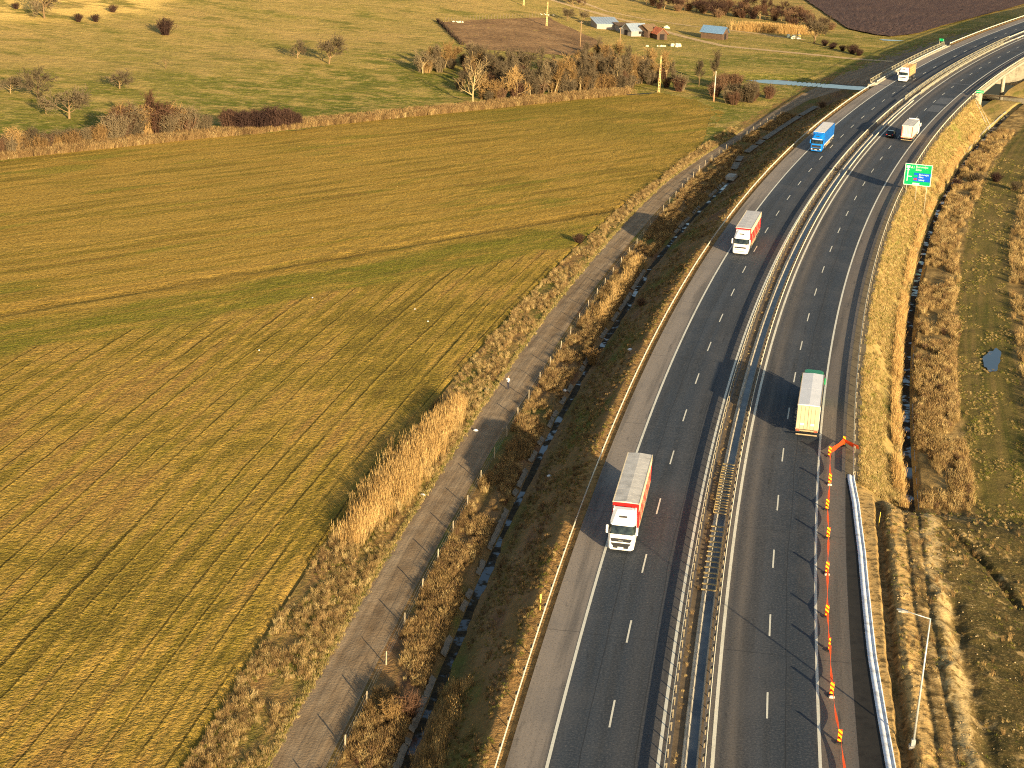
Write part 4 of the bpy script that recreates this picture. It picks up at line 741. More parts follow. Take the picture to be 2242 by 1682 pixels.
# street lamp
lx, ly = 31.6, 112.7; lz = gz(lx, ly) - .15; lamp = empty('street_lamp', (lx, ly, lz), -float(HD(0)), 'tall slender grey street lamp beside the roadworks', 'lamp'); M_LPOLE = plain('lamp_galvanised', C(186, 188, 180), 0.4, 0.35, 0.1, 1.0)
MB().cyl((0, 0, 0), (0, 0, 10.8), .10, .055, 10).build('pole', M_LPOLE, lamp, True); MB().cyl((0, 0, 10.75), (-1.75, 0, 11.15), .045, .04, 8).build('arm', M_LPOLE, lamp, True)
hd_ = MB().loft([[(-1.65, -.12, 11.08), (-1.65, .12, 11.08), (-1.65, .1, 11.2), (-1.65, -.1, 11.2)], [(-2.1, -.16, 11.14), (-2.1, .16, 11.14), (-2.1, .13, 11.3), (-2.1, -.13, 11.3)], [(-2.5, -.08, 11.22), (-2.5, .08, 11.22), (-2.5, .06, 11.3), (-2.5, -.06, 11.3)]]).build('lamp_head', plain('lamp_housing', C(120, 120, 116), 0.45, 0.3), lamp); MB().box(-2.35, -1.75, -.1, .1, 11.085, 11.13).build('diffuser', plain('lamp_diffuser', C(220, 220, 210), 0.2), hd_)
MB().box(-.3, .3, -.3, .3, -.1, .18, .03).build('foundation', M_CONC, lamp); MB().box(-.16, .16, -.13, .13, .18, .7, .02).build('service_box', M_LPOLE, lamp)
# beacons and tape
def mat_stripe():
    t = NT('beacon_stripes', 0.5, 0.3); X = t.xyz(t.obj()); f = t.math('FRACT', t.math('MULTIPLY', t.math('ADD', X[2], t.math('MULTIPLY', X[0], 0.8)), 2.6)); c = t.ramp(f, [(0.0, C(238, 62, 14)), (0.5, C(246, 196, 26))], 'CONSTANT'); t.col(t.mix(t.rng(t.noise(t.obj(), 6.0, 3.0), 0.5, 0.75, 0, 0.35), c, C(170, 90, 40))); return t.m
M_STR = mat_stripe(); M_TAPE = plain('orange_tape', C(250, 96, 44), 0.6, 0, 0.12, 2.0)
_n = M_TAPE.node_tree; _tl = _n.nodes.new('ShaderNodeBsdfTranslucent'); _tl.inputs[0].default_value = C(255, 110, 50); _mx = _n.nodes.new('ShaderNodeMixShader'); _mx.inputs[0].default_value = 0.5; _n.links.new(_n.nodes['Principled BSDF'].outputs[0], _mx.inputs[1]); _n.links.new(_tl.outputs[0], _mx.inputs[2]); _n.links.new(_mx.outputs[0], [q for q in _n.nodes if q.type == 'OUTPUT_MATERIAL'][0].inputs[0]); M_FOOT = plain('beacon_foot', C(46, 42, 38), 0.8, 0, 0.2, 4.0); M_BAG = plain('sandbag', C(214, 196, 168), 0.9, 0, 0.15, 6.0)
BP = [(67, 18.34), (63, 16.83), (54.5, 16.96), (47, 16.74), (39.5, 16.86), (31, 16.74), (21.5, 16.64), (15, 16.76), (7, 16.8), (-0.5, 17.2), (-9, 17.6)]
BL = ['striped warning beacon nearest the guardrail at the closed shoulder\'s far corner', 'striped warning beacon at the far corner of the tape, behind the green cab lorry', 'third striped warning beacon from the far corner of the tape', 'fourth striped warning beacon from the far corner', 'fifth striped warning beacon from the far corner, midway along the tape', 'striped warning beacon with a pale sandbag, sixth from the far corner', 'seventh striped warning beacon from the far corner', 'leaning striped beacon with its narrow side shown, eighth from the corner', 'ninth striped beacon, with a pale sandbag at its foot', 'striped warning beacon lowest in the picture on the right shoulder', 'striped warning beacon below the picture edge']
for i, (s, d) in enumerate(BP[:10]):
    x, y = W(s, d); b = empty('warning_beacon', (float(x), float(y), float(ZR(s)) + .005), -float(HD(s)) + (0.1 * (i % 3 - 1) if i != 7 else 1.1), BL[i], 'beacon', 'beacons along the closed shoulder')
    MB().box(-.16, .16, -.02, .02, .18, 1.2, .015).build('striped_panel', M_STR, b); MB().box(-.28, .28, -.2, .2, 0, .11, .03).build('foot', M_FOOT, b); MB().box(-.04, .04, -.035, .035, .1, .2).build('socket', M_FOOT, b)
    if i in (5, 8, 2): MB().loft([[(-.2, -.42, 0), (.2, -.42, 0), (.22, -.2, 0), (-.22, -.2, 0)], [(-.22, -.44, .1), (.22, -.44, .1), (.24, -.18, .1), (-.24, -.18, .1)], [(-.12, -.38, .18), (.12, -.38, .18), (.14, -.24, .18), (-.14, -.24, .18)]]).build('sandbag', M_BAG, b)
tp = empty('warning_tape', (0, 0, 0), 0, 'orange warning tape strung between the striped beacons', 'tape'); TP = [(65.2, 19.9)] + BP
for i in range(len(TP) - 1):
    (s_a, d_a), (s_b, d_b) = TP[i], TP[i + 1]; m = MB(); rows = []
    for t in np.linspace(0, 1, 9):
        s = s_a + (s_b - s_a) * t; d = d_a + (d_b - d_a) * t + .03; x, y = W(s, d); z = float(ZR(s)) + (.62 if i > 1 else .95) - (0.22 if i > 1 else .05) * math.sin(math.pi * t); hh = (.5 if i < 2 else .13); tw = .05 * math.sin(9 * t + i); rows.append([(float(x) + tw + .1, float(y), z - hh), (float(x) - tw - .04, float(y), z)])
    m.loft(rows, False, False).build('tape_span', M_TAPE, tp)
# slatted racks over the median drain
for s_a, s_b, n, lab in ((42.5, 56.5, 19, 'farther of the two slatted steel racks lying over the median drain'), (24.0, 38.8, 13, 'nearer of the two slatted steel racks lying over the median drain')):
    rk = empty('slatted_rack', (0, 0, 0), 0, lab, 'rack', 'slatted racks in the median'); M_SL = plain('rack_slat', C(170, 146, 96), 0.6, 0.2, 0.25, 3.0)
    sweep('side_rail', [(5.52, .2), (5.58, .2), (5.58, .28), (5.52, .28)] if s_a > 40 else [(6.84, .2), (6.9, .2), (6.9, .28), (6.84, .28)], np.linspace(s_a, s_b, 6), M_SL, rk)
    for q in np.linspace(s_a, s_b, n):
        q = q + random.uniform(-.15, .15); t = random.uniform(-.1, .1); P = [at(q, 5.55, z=0), at(q + .22, 5.55, z=0), at(q + .22 + t, 6.85, z=0), at(q + t, 6.85, z=0)]; z = float(ZR(q)) + .16; MB().loft([[(a, b, z) for a, b, _ in P], [(a, b, z + .07) for a, b, _ in P]]).build('slat', M_SL, rk)
# delineator on the left bank
x, y = 3.4, 132.9; dl_ = empty('marker_post', (x, y, gz(x, y) - .1), 0.2, 'thin yellow marker post on the dark bank left of the guardrail', 'marker post'); MB().cyl((0, 0, 0), (0, 0, 1.35), .05, .045, 8).build('post', plain('yellow_plastic', C(226, 196, 84), 0.5), dl_); MB().box(-.09, .09, -.03, .03, 1.2, 1.6, .01).build('head', plain('yellow_plastic', C(226, 196, 84), 0.5), dl_)
x, y = W(46.5, 22.0); dm = empty('marker_stake', (float(x), float(y), gz(float(x), float(y))), 0.2, 'thin yellow stake at the head of the right trench', 'stake'); MB().cyl((0, 0, -.1), (0.05, 0, 1.5), .035, .03, 6).build('stick', plain('yellow_plastic', C(226, 196, 84), 0.5), dm)

# ------------------------------------------------------------------ the person on the track and the bag
def person(loc, rz):
    J = {'pel': (0, 0, .93, .135, .10), 'wai': (0, 0.01, 1.08, .125, .09), 'che': (0, .02, 1.30, .155, .105), 'nek': (0, .02, 1.49, .055, .055), 'hd0': (0, .05, 1.58, .075, .08), 'hd1': (0, .045, 1.70, .085, .10), 'hd2': (0, .03, 1.78, .05, .06)}
    for n, sx in (('l', -1), ('r', 1)):
        J.update({'hip' + n: (sx * .10, 0, .88, .09, .09), 'kne' + n: (sx * .11, .03, .49, .06, .06), 'ank' + n: (sx * .115, -.01, .09, .042, .045), 'toe' + n: (sx * .14, .16, .035, .04, .03), 'sho' + n: (sx * .19, .01, 1.42, .06, .06), 'elb' + n: (sx * .27, .10, 1.17, .043, .043), 'wri' + n: (sx * .12, .30, 1.30, .028, .028), 'pal' + n: (sx * .085, .36, 1.34, .03, .02)})
        for q, (dx, dy, dz) in enumerate(((-.03, .05, .05), (-.01, .07, .05), (.01, .07, .04), (.03, .06, .03), (-.06, .02, .0))): J['f%d%s' % (q, n)] = (sx * (.085 + dx), .36 + dy * .7, 1.34 + dz, .009, .009)
    E = [('pel', 'wai'), ('wai', 'che'), ('che', 'nek'), ('nek', 'hd0'), ('hd0', 'hd1'), ('hd1', 'hd2')]
    for n in 'lr': E += [('pel', 'hip' + n), ('hip' + n, 'kne' + n), ('kne' + n, 'ank' + n), ('ank' + n, 'toe' + n), ('che', 'sho' + n), ('sho' + n, 'elb' + n), ('elb' + n, 'wri' + n), ('wri' + n, 'pal' + n)] + [('pal' + n, 'f%d%s' % (q, n)) for q in range(5)]
    ks = list(J); me = bpy.data.meshes.new('person'); me.from_pydata([J[q][:3] for q in ks], [(ks.index(a), ks.index(b)) for a, b in E], []); o = bpy.data.objects.new('person', me); COL.objects.link(o)
    o.modifiers.new('skin', 'SKIN'); sv = me.skin_vertices[0].data
    for i, q in enumerate(ks): sv[i].radius = J[q][3:5]; sv[i].use_root = (q == 'pel')
    sb = o.modifiers.new('sub', 'SUBSURF'); sb.levels = 1; sb.render_levels = 1; bpy.context.view_layer.update()
    nm = bpy.data.meshes.new_from_object(o.evaluated_get(bpy.context.evaluated_depsgraph_get())); bpy.data.objects.remove(o); nm.name = 'person'; nm.materials.clear()
    for m in (plain('skin', C(206, 150, 118), 0.6, 0, 0.08), plain('white_jacket', C(236, 232, 226), 0.8, 0, 0.06, 5), plain('dark_trousers', C(36, 38, 54), 0.85, 0, 0.15, 5), plain('shoe', C(50, 44, 40), 0.7)): nm.materials.append(m)
    for p in nm.polygons:
        z = p.center.z; arm = p.center.y > .24; p.use_smooth = True; p.material_index = 3 if z < .09 else 2 if z < .98 else 0 if (z > 1.5 or (arm and z > 1.26 and p.center.y > .31)) else 1
    r = link('person', nm); r.location = loc; r.rotation_euler = (0, 0, rz); tag(r, 'person in white top and dark trousers standing on the dirt track', 'person')
    hair = MB(); rings = [[(math.cos(a) * R * .088, .03 + math.sin(a) * R * .105 - .012, z) for a in (2 * math.pi * i / 12 for i in range(12))] for z, R in ((1.68, 1.0), (1.74, 1.1), (1.80, .95), (1.845, .5))]
    hair.loft(rings).build('hair', plain('hair', C(120, 96, 70), 0.8), r, True)
    MB().box(-.03, -.005, .135, .16, 1.695, 1.71).build('eye', M_BLACK, r); MB().box(.005, .03, .135, .16, 1.695, 1.71).build('eye', M_BLACK, r)
    MB().loft([[(-.012, .14, 1.645), (.012, .14, 1.645), (0, .165, 1.65)], [(-.006, .14, 1.70), (.006, .14, 1.70), (0, .148, 1.70)]]).build('nose', plain('skin', C(206, 150, 118)), r); MB().box(-.022, .022, .128, .142, 1.615, 1.623).build('mouth', plain('lips', C(160, 90, 80)), r)
    for sx in (-1, 1): MB().box(*sorted((sx * .082, sx * .1)), .02, .06, 1.65, 1.72, .006).build('ear', plain('skin', C(206, 150, 118)), r)
    c = MB().box(-.11, .11, .40, .48, 1.35, 1.39, .012).build('controller', M_BLACK); c.matrix_world = Matrix.Translation(loc) @ Matrix.Rotation(rz, 4, 'Z'); tag(c, 'small dark controller held by the person on the dirt track', 'controller')
person((-0.5, 203.3, gz(-0.5, 203.3)), math.radians(150))
bx, by = -3.2, 202.1; bg_ = empty('backpack', (bx, by, gz(bx, by)), 0.6, 'dark green backpack lying in the grass beside the track near the person', 'backpack'); M_BP = plain('backpack_cloth', C(34, 50, 40), 0.85, 0, 0.2, 4)
MB().loft([[(x * a, y * a, z) for x, y in ((-.35, -.2), (.35, -.2), (.42, 0), (.35, .2), (-.35, .2), (-.42, 0))] for z, a in ((0, .9), (.1, 1.05), (.25, 1), (.36, .7))]).build('bag_body', M_BP, bg_); MB().box(-.22, .22, -.3, -.18, .04, .24, .04).build('front_pocket', M_BP, bg_)
for sx in (-1, 1): MB().cyl((sx * .15, .2, .3), (sx * .2, .42, .05), .025, None, 6).build('strap', M_BLACK, bg_)

# ------------------------------------------------------------------ farm buildings, poles, heaps
M_TIN = plain('tin_roof', C(160, 170, 176), 0.45, 0.2, 0.12, 0.5); M_BTIN = plain('blue_tin_roof', C(120, 150, 176), 0.45, 0.2, 0.12, 0.5); M_BROOF = plain('old_brown_roof', C(122, 98, 70), 0.85, 0, 0.25, 0.7); M_TILE = plain('clay_tiles', C(196, 116, 76), 0.85, 0, 0.25, 1.5)
M_WALLW = plain('whitewash', C(160, 150, 138), 0.85, 0, 0.15, 0.7); M_WOOD = plain('old_boards', C(96, 74, 56), 0.9, 0, 0.3, 1.5); M_DKW = plain('dark_opening', C(40, 32, 28), 0.9); M_TIM = plain('grey_timber', C(128, 110, 90), 0.9, 0, 0.2, 2.0)
def building(name, x, y, rz, w, l, h, rise, wall, roof, label, boards=False, lean=0.0, cat='building', openings=1):
    """w across the ridge, l along it"""
    r = empty(name, (x, y, gz(x, y) - .15), rz, label, cat)
    wl_ = MB().loft([[(-w / 2, -l / 2, 0), (w / 2, -l / 2, 0), (w / 2, l / 2, 0), (-w / 2, l / 2, 0)], [(-w / 2, -l / 2, h), (w / 2, -l / 2, h + lean), (w / 2, l / 2, h + lean), (-w / 2, l / 2, h)]]).build('wall', wall, r)
    o = .45
    if rise:
        for sy in (-1, 1): MB().add([(-w / 2, sy * l / 2, h), (w / 2, sy * l / 2, h), (0, sy * l / 2, h + rise)], [(0, 1, 2)]).build('gable', wall, r)
        for sx in (-1, 1):
            k_ = rise / (w / 2); a = [(0, -l / 2 - o, h + rise + .02), (0, l / 2 + o, h + rise + .02), (sx * (w / 2 + o), l / 2 + o, h - o * k_), (sx * (w / 2 + o), -l / 2 - o, h - o * k_)]; ro = MB().loft([a, [(p, q, z + .1) for p, q, z in a]]).build('roof_slope', roof, r)
            for i in range(1, 8):
                yy = -l / 2 - o + (l + 2 * o) * i / 8; MB().loft([[(0, yy - .03, h + rise + .12), (0, yy + .03, h + rise + .12), (sx * (w / 2 + o), yy + .03, h - o * k_ + .1), (sx * (w / 2 + o), yy - .03, h - o * k_ + .1)], [(0, yy - .03, h + rise + .17), (0, yy + .03, h + rise + .17), (sx * (w / 2 + o), yy + .03, h - o * k_ + .15), (sx * (w / 2 + o), yy - .03, h - o * k_ + .15)]]).build('roof_seam', roof, ro)
    else:
        a = [(-w / 2 - o, -l / 2 - o, h - .05), (w / 2 + o, -l / 2 - o, h + lean + .05), (w / 2 + o, l / 2 + o, h + lean + .05), (-w / 2 - o, l / 2 + o, h - .05)]; ro = MB().loft([a, [(p, q, z + .1) for p, q, z in a]]).build('roof_slope', roof, r)
        for i in range(1, 9): yy = -l / 2 - o + (l + 2 * o) * i / 9; MB().loft([[(-w / 2 - o, yy - .03, h + .05), (w / 2 + o, yy - .03, h + lean + .15), (w / 2 + o, yy + .03, h + lean + .15), (-w / 2 - o, yy + .03, h + .05)], [(-w / 2 - o, yy - .03, h + .1), (w / 2 + o, yy - .03, h + lean + .2), (w / 2 + o, yy + .03, h + lean + .2), (-w / 2 - o, yy + .03, h + .1)]]).build('roof_seam', roof, ro)
    if boards:
        n = int(l / .45)
        for i in range(n): yy = -l / 2 + l * (i + .5) / n; MB().box(w / 2 + .005, w / 2 + .04, yy - .19, yy + .19, .1, h - .05).build('board', wall, wl_)
        n = int(w / .45)
        for i in range(n): xx = -w / 2 + w * (i + .5) / n; MB().box(xx - .19, xx + .19, -l / 2 - .04, -l / 2 - .005, .1, h - .05).build('board', wall, wl_)
    d = MB().box(-.9, .9, -l / 2 - .08, -l / 2 - .045, .1, min(h - .2, 2.2)).build('door', M_DKW, r); MB().box(.6, .75, -l / 2 - .12, -l / 2 - .08, 1.0, 1.15).build('handle', M_TIM, d)
    for i in range(openings):
        yy = -l / 2 + l * (i + .5) / max(1, openings); q = MB().box(w / 2 + .03, w / 2 + .06, yy - .5, yy + .5, 1.0, min(h - .3, 1.9)).build('window', M_DKW, r); MB().box(w / 2 + .06, w / 2 + .1, yy - .55, yy + .55, .92, 1.0).build('sill', M_TIM, q)
    return r
building('farm_shed', 27.0, 615, math.radians(108), 6.5, 8.5, 2.0, 0, M_WALLW, M_TIN, 'farm shed with pale tin roof and white walls, leftmost of the farm buildings', lean=1.6, openings=2)
building('farm_shed', 33.6, 611.5, math.radians(112), 5.5, 5.5, 2.2, 0, M_WALLW, M_BROOF, 'low farm shed with brown roof between the two tin roofed buildings', lean=0.6)
building('farm_house', 37.0, 602.5, math.radians(-55), 6.0, 7.5, 2.2, 2.0, M_WALLW, M_TIN, 'white gabled farmhouse with pale tin roof beside the dark barn')
building('dark_barn', 41.5, 602.5, math.radians(-40), 5.0, 6.0, 2.7, 1.6, M_WOOD, M_BROOF, 'dark wooden barn between the white farmhouse and the tiled outbuilding', boards=True)
building('outbuilding', 45.3, 598.5, math.radians(20), 3.8, 5.6, 2.2, 1.7, M_WOOD, M_TILE, 'small outbuilding with orange clay tiled roof at the right of the farm')
building('hay_barn', 66.2, 612.0, math.radians(62), 5.6, 8.2, 2.6, 1.9, M_WOOD, M_BTIN, 'lone wooden barn with blue grey tin roof in the meadow', boards=True)
M_POLE = mat_concrete('pole_concrete', C(206, 170, 110)); M_POLW = mat_concrete('pole_pale', C(220, 202, 172)); M_POLT = plain('pole_timber', C(150, 120, 84), 0.9)
def pole(x, y, h, kind, label):
    r = empty('utility_pole', (x, y, gz(x, y) - .2), 0.3, label, 'pole', 'utility poles near the farm')
    if kind == 'lattice':
        for sx in (-1, 1): MB().loft([[(sx * .26 - .09, -.14, 0), (sx * .26 + .09, -.14, 0), (sx * .26 + .09, .14, 0), (sx * .26 - .09, .14, 0)], [(sx * .12 - .06, -.09, h), (sx * .12 + .06, -.09, h), (sx * .12 + .06, .09, h), (sx * .12 - .06, .09, h)]]).build('leg', M_POLE, r)
        for i in range(13): z = .5 + i * (h - .8) / 12.5; w = .26 - .14 * z / h; MB().box(-w, w, -.08, .08, z, z + .22).build('rung', M_POLE, r)
    else:
        MB().cyl((0, 0, 0), (0, 0, h), .2, .11, 10).build('shaft', M_POLW if kind == 'pale' else M_POLT, r, True)
        if kind == 'pale': MB().cyl((0, 0, 0), (0, 0, 2.6), .23, .21, 10).build('base', mat_concrete('pole_foot', C(206, 150, 108)), r, True)
    if kind != 'timber': return r
    a = MB().box(-.55, .55, -.05, .05, h - .5, h - .4).build('crossarm', M_TIM, r)
    for q in (-.5, 0, .5): MB().cyl((q, 0, h - .4), (q, 0, h - .22), .045, .03, 6).build('insulator', M_PLATE, a)
pole(36.8, 471.7, 10.4, 'lattice', 'yellowish lattice concrete pole at the top edge of the sown field'); pole(51.0, 460.0, 8.3, 'pale', 'short pale round pole at the right end of the field\'s hedge'); pole(16.8, 558.9, 8.5, 'timber', 'slim wooden pole with pale foot at the garden\'s near edge'); pole(5.9, 600.9, 8.6, 'lattice', 'yellowish lattice pole standing in the brown garden plot'); pole(-2.7, 645.7, 8.0, 'lattice', 'farthest utility pole at the top edge of the picture above the garden'); pole(29.1, 547.4, 8.9, 'timber', 'wooden pole in front of the farmhouse among bare trees')
M_HEAP = plain('pale_heap', C(226, 208, 168), 0.9, 0, 0.15, 1.5)
def heap(x, y, r, h, label, n=9, mat=None, cat='heap'):
    rg = random.Random(int(x * 10)); o = MB()
    for i in range(n):
        a, q = rg.uniform(0, 6.28), rg.uniform(0, r) ; s = rg.uniform(.25, .6) * h; cx, cy = q * math.cos(a), q * math.sin(a) * .6; o.loft([[(cx + s * math.cos(t) * e, cy + s * math.sin(t) * e, z) for t in (.3, 1.6, 2.9, 4.1, 5.3)] for z, e in ((0, 1.1), (s * .7, .95), (s * 1.3, .5))])
    q = o.build('rubble_heap', mat or M_HEAP); q.location = (x, y, gz(x, y) - .05); q['kind'] = 'stuff'; return q
for a in ((49.5, 581, 2.6, 1.6), (44.9, 578, 1.8, .9), (39.9, 574.7, .6, .7), (50.8, 635, 1.0, 1.4), (-25.5, 587, 2.5, .8), (6, 631, 4, .8), (97, 625, 2.4, 1.3)): heap(*a, None)
# hives by the reeds
for i, (x, y, c) in enumerate(((94.6, 625.5, C(186, 196, 176)), (96.6, 625, C(220, 222, 206)), (98.6, 626.5, C(226, 190, 84)))):
    hv = empty('beehive', (x, y, gz(x, y)), .3, ('greenish white beehive nearest the reeds', 'white beehive between the other two', 'yellowish beehive nearest the round tree')[i], 'beehive', 'beehives by the reeds'); m_ = plain('hive_%d' % i, c, 0.7); MB().box(-.5, .5, -.4, .4, .2, 1.2, .03).build('box', m_, hv); MB().box(-.58, .58, -.48, .48, 1.2, 1.32, .02).build('lid', M_TIN, hv)
    for sx in (-.4, .4): MB().box(sx - .05, sx + .05, -.3, .3, 0, .2).build('foot', M_TIM, hv)
# garden fence of brushwood down the left side of the plot
gf = empty('brush_fence', (0, 0, 0), 0, 'dark brushwood fence down the left side of the brown garden plot', 'fence'); P = np.array([(-31.5, 585), (-27, 565), (-20.5, 535), (-12.5, 513)])
M_BRUSH = plain('brushwood', C(70, 54, 40), 0.95, 0, 0.3, 3.0); rg = random.Random(9)
for i in range(70):
    t = i / 69 * 3; j = min(2, int(t)); p = P[j] + (P[j + 1] - P[j]) * (t - j)
    if 44 < i < 50: continue
    h = rg.uniform(1.0, 1.7); x, y = p + np.array([rg.uniform(-.3, .3), rg.uniform(-.3, .3)]); m = MB()
    for q in range(5): m.cyl((x + rg.uniform(-.5, .5), y + rg.uniform(-.5, .5), gz(x, y) - .1), (x + rg.uniform(-.5, .5), y + rg.uniform(-.5, .5), gz(x, y) + h * rg.uniform(.7, 1)), .12, .05, 5)
    m.build('bundle', M_BRUSH, gf)
gw = empty('paling_fence', (0, 0, 0), 0, 'thin wooden stake fence along the far edge of the garden plot', 'fence')
for i in range(36): t = i / 35; x, y = -29 + 36 * t, 586 + 40 * t; MB().cyl((x, y, gz(x, y) - .2), (x, y, gz(x, y) + 1.5), .06, .05, 5).build('stake', M_TIM, gw)

# ------------------------------------------------------------------ bare trees and shrubs
def tubes(segs, nmin):
    m = MB()
    for p0, p1, r0, r1, lv in segs: m.cyl(p0, p1, r0, r1, 6 if lv == 0 else 5 if lv == 1 else 3, False)
    return m
def grow(rg, p, d, L, r, lv, maxlv, out, P):
    n = P['seg'][lv]; q = np.array(p, float); d = np.array(d, float)
    for i in range(n):
        d = d + np.array([rg.gauss(0, P['wob'][lv]) for _ in range(3)]) + np.array([0, 0, P['lift'][lv]]); d /= np.linalg.norm(d); e = q + d * L / n; r1 = r * (1 - .75 * (i + 1) / n) if lv else r * (1 - .45 * (i + 1) / n)
        r0_ = r * (1 - .75 * i / n) if lv else r * (1 - .45 * i / n); out.append((tuple(q), tuple(e), max(r0_, P['rmin']), max(r1, P['rmin'] * .8), lv)); q = e
        if lv < maxlv and (i + 1) / n >= P['start'][lv]:
            for _ in range(P['kids'][lv]):
                a = rg.uniform(0, 6.283); u = np.cross(d, (0, 0, 1) if abs(d[2]) < .95 else (1, 0, 0)); u /= np.linalg.norm(u); w = np.cross(d, u); sp = rg.uniform(*P['spread'][lv]); nd = d * math.cos(sp) + (u * math.cos(a) + w * math.sin(a)) * math.sin(sp)
                grow(rg, q, nd, L * rg.uniform(*P['len'][lv]), max(r1 * .6, P['rmin']), lv + 1, maxlv, out, P)
ROUND = dict(seg=(4, 4, 3, 2), wob=(.06, .14, .2, .25), lift=(.05, .10, .06, .05), start=(.45, .3, .3, 0), kids=(3, 2, 5, 0), spread=((.6, 1.25), (.4, 1.0), (.4, 1.1), (0, 0)), len=((.75, 1.1), (.45, .7), (.5, .8), (0, 0)), rmin=.03)
TALL = dict(ROUND, spread=((.3, .7), (.3, .7), (.3, .8), (0, 0)), lift=(.05, .25, .15, .1), seg=(6, 4, 3, 2), start=(.3, .3, .3, 0), len=((.35, .55), (.45, .65), (.45, .7), (0, 0)), kids=(3, 2, 4, 0))
DEAD = dict(ROUND, kids=(2, 1, 2, 0), seg=(7, 5, 3, 2), len=((.4, .65), (.3, .5), (.4, .6), (0, 0)), start=(.25, .3, .3, 0), spread=((.7, 1.2), (.4, .9), (.4, .9), (0, 0)), rmin=.03)
def tree_meshes(seed, P, trunk_len, r, maxlv=3):
    rg = random.Random(seed); out = []; grow(rg, (0, 0, -.1), (0, 0, 1), trunk_len, r, 0, maxlv, out, P); top = max(max(s[0][2], s[1][2]) for s in out); k_ = 1.0 / top
    sc = lambda s: (tuple(v * k_ for v in s[0]), tuple(v * k_ for v in s[1]), s[2] * k_, s[3] * k_, s[4])
    out = [sc(s) for s in out]; return tubes([s for s in out if s[4] <= 1], 5).mesh('trunk'), tubes([s for s in out if s[4] > 1], 3).mesh('crown')
def shrub_mesh(seed, stems, spread, twigs, up=.35, r=.012):
    """unit height, many stems fanning out of one stool"""
    rg = random.Random(seed); m = MB()
    for _ in range(stems):
        a, q = rg.uniform(0, 6.283), rg.random() ** .6; L = rg.uniform(.65, 1.0) * (1 - .25 * q); b = np.array([.18 * q * math.cos(a), .18 * q * math.sin(a), -.02]); tip = np.array([spread * q * math.cos(a) + rg.gauss(0, .06), spread * q * math.sin(a) + rg.gauss(0, .06), L]); mid = b * .45 + tip * .55 + np.array([rg.gauss(0, .03), rg.gauss(0, .03), .05])
        m.cyl(b, mid, r, r * .75, 3, False); m.cyl(mid, tip, r * .75, r * .4, 3, False)
        for _ in range(twigs):
            t = rg.uniform(.2, 1); p = b + (mid - b) * t * 2 if t < .5 else mid + (tip - mid) * (t - .5) * 2; e = p + np.array([rg.gauss(0, .11), rg.gauss(0, .11), rg.uniform(0.02, .16)]); m.cyl(p, e, r * .55, r * .3, 3, False)
    return m.mesh('branches')
M_BARK = tint('bark', [(0.1, C(106, 86, 60)), (0.5, C(134, 108, 74)), (0.9, C(162, 134, 92))], 0.9, 1.0); M_TWIG = tint('twigs', [(0.1, C(80, 68, 50)), (0.5, C(102, 87, 64)), (0.9, C(126, 108, 78))], 0.9, 1.0)
M_REDT = tint('russet_twigs', [(0.1, C(88, 62, 46)), (0.5, C(108, 80, 58)), (0.9, C(126, 98, 70))], 0.9, 1.0); M_DARKT = tint('dark_twigs', [(0.1, C(58, 42, 36)), (0.6, C(74, 54, 44)), (0.9, C(90, 66, 50))], 0.9, 1.0); M_PALET = tint('pale_bark', [(0.1, C(166, 140, 96)), (0.9, C(186, 160, 110))], 0.9, 1.0); M_TANT = tint('tan_twigs', [(0.1, C(112, 86, 54)), (0.5, C(136, 106, 64)), (0.9, C(158, 126, 78))], 0.9, 1.0)
TM = {'round': [tree_meshes(s, ROUND, 2.3, .19) for s in (3, 8, 15)], 'tall': [tree_meshes(s, TALL, 6.0, .16) for s in (2, 5, 9)], 'dead': [tree_meshes(4, DEAD, 11.0, .34)]}
SM = {'fan': [shrub_mesh(s, 60, .42, 11) for s in (1, 2, 3)], 'broom': [shrub_mesh(s, 80, .28, 10) for s in (4, 5, 6)], 'ball': [shrub_mesh(s, 90, .62, 9, r=.014) for s in (7, 8)]}
for q in TM.values():
    for a, b in q: a.materials.append(None); b.materials.append(None)
def with_mat(me, mat, cache={}):
    key = (me.name, mat.name)
    if key not in cache:
        c = me.copy(); c.materials.clear(); c.materials.append(mat); cache[key] = c
    return cache[key]
TR = random.Random(11)
def tree(x, y, h, kind, label, w=1.0, bark=None, twig=None, group=None, v=None, name='bare_tree'):
    ms = TM[kind]; a, b = ms[(v if v is not None else TR.randrange(len(ms))) % len(ms)]
    r = empty(name, (x, y, gz(x, y) - .1), TR.uniform(0, 6.28), label, 'tree', group); r.scale = (h * w, h * w, h)
    link('trunk', with_mat(a, bark or M_BARK), None, r); link('crown', with_mat(b, twig or M_TWIG), None, r); return r
def shrub(x, y, h, kind, label, w=1.0, mat=None, group=None):
    ms = SM[kind]; me = with_mat(ms[TR.randrange(len(ms))], mat or M_TWIG); r = empty('shrub', (x, y, gz(x, y) - .05), TR.uniform(0, 6.28), label, 'shrub', group); r.scale = (h * w, h * w, h); link('branches', me, None, r); return r
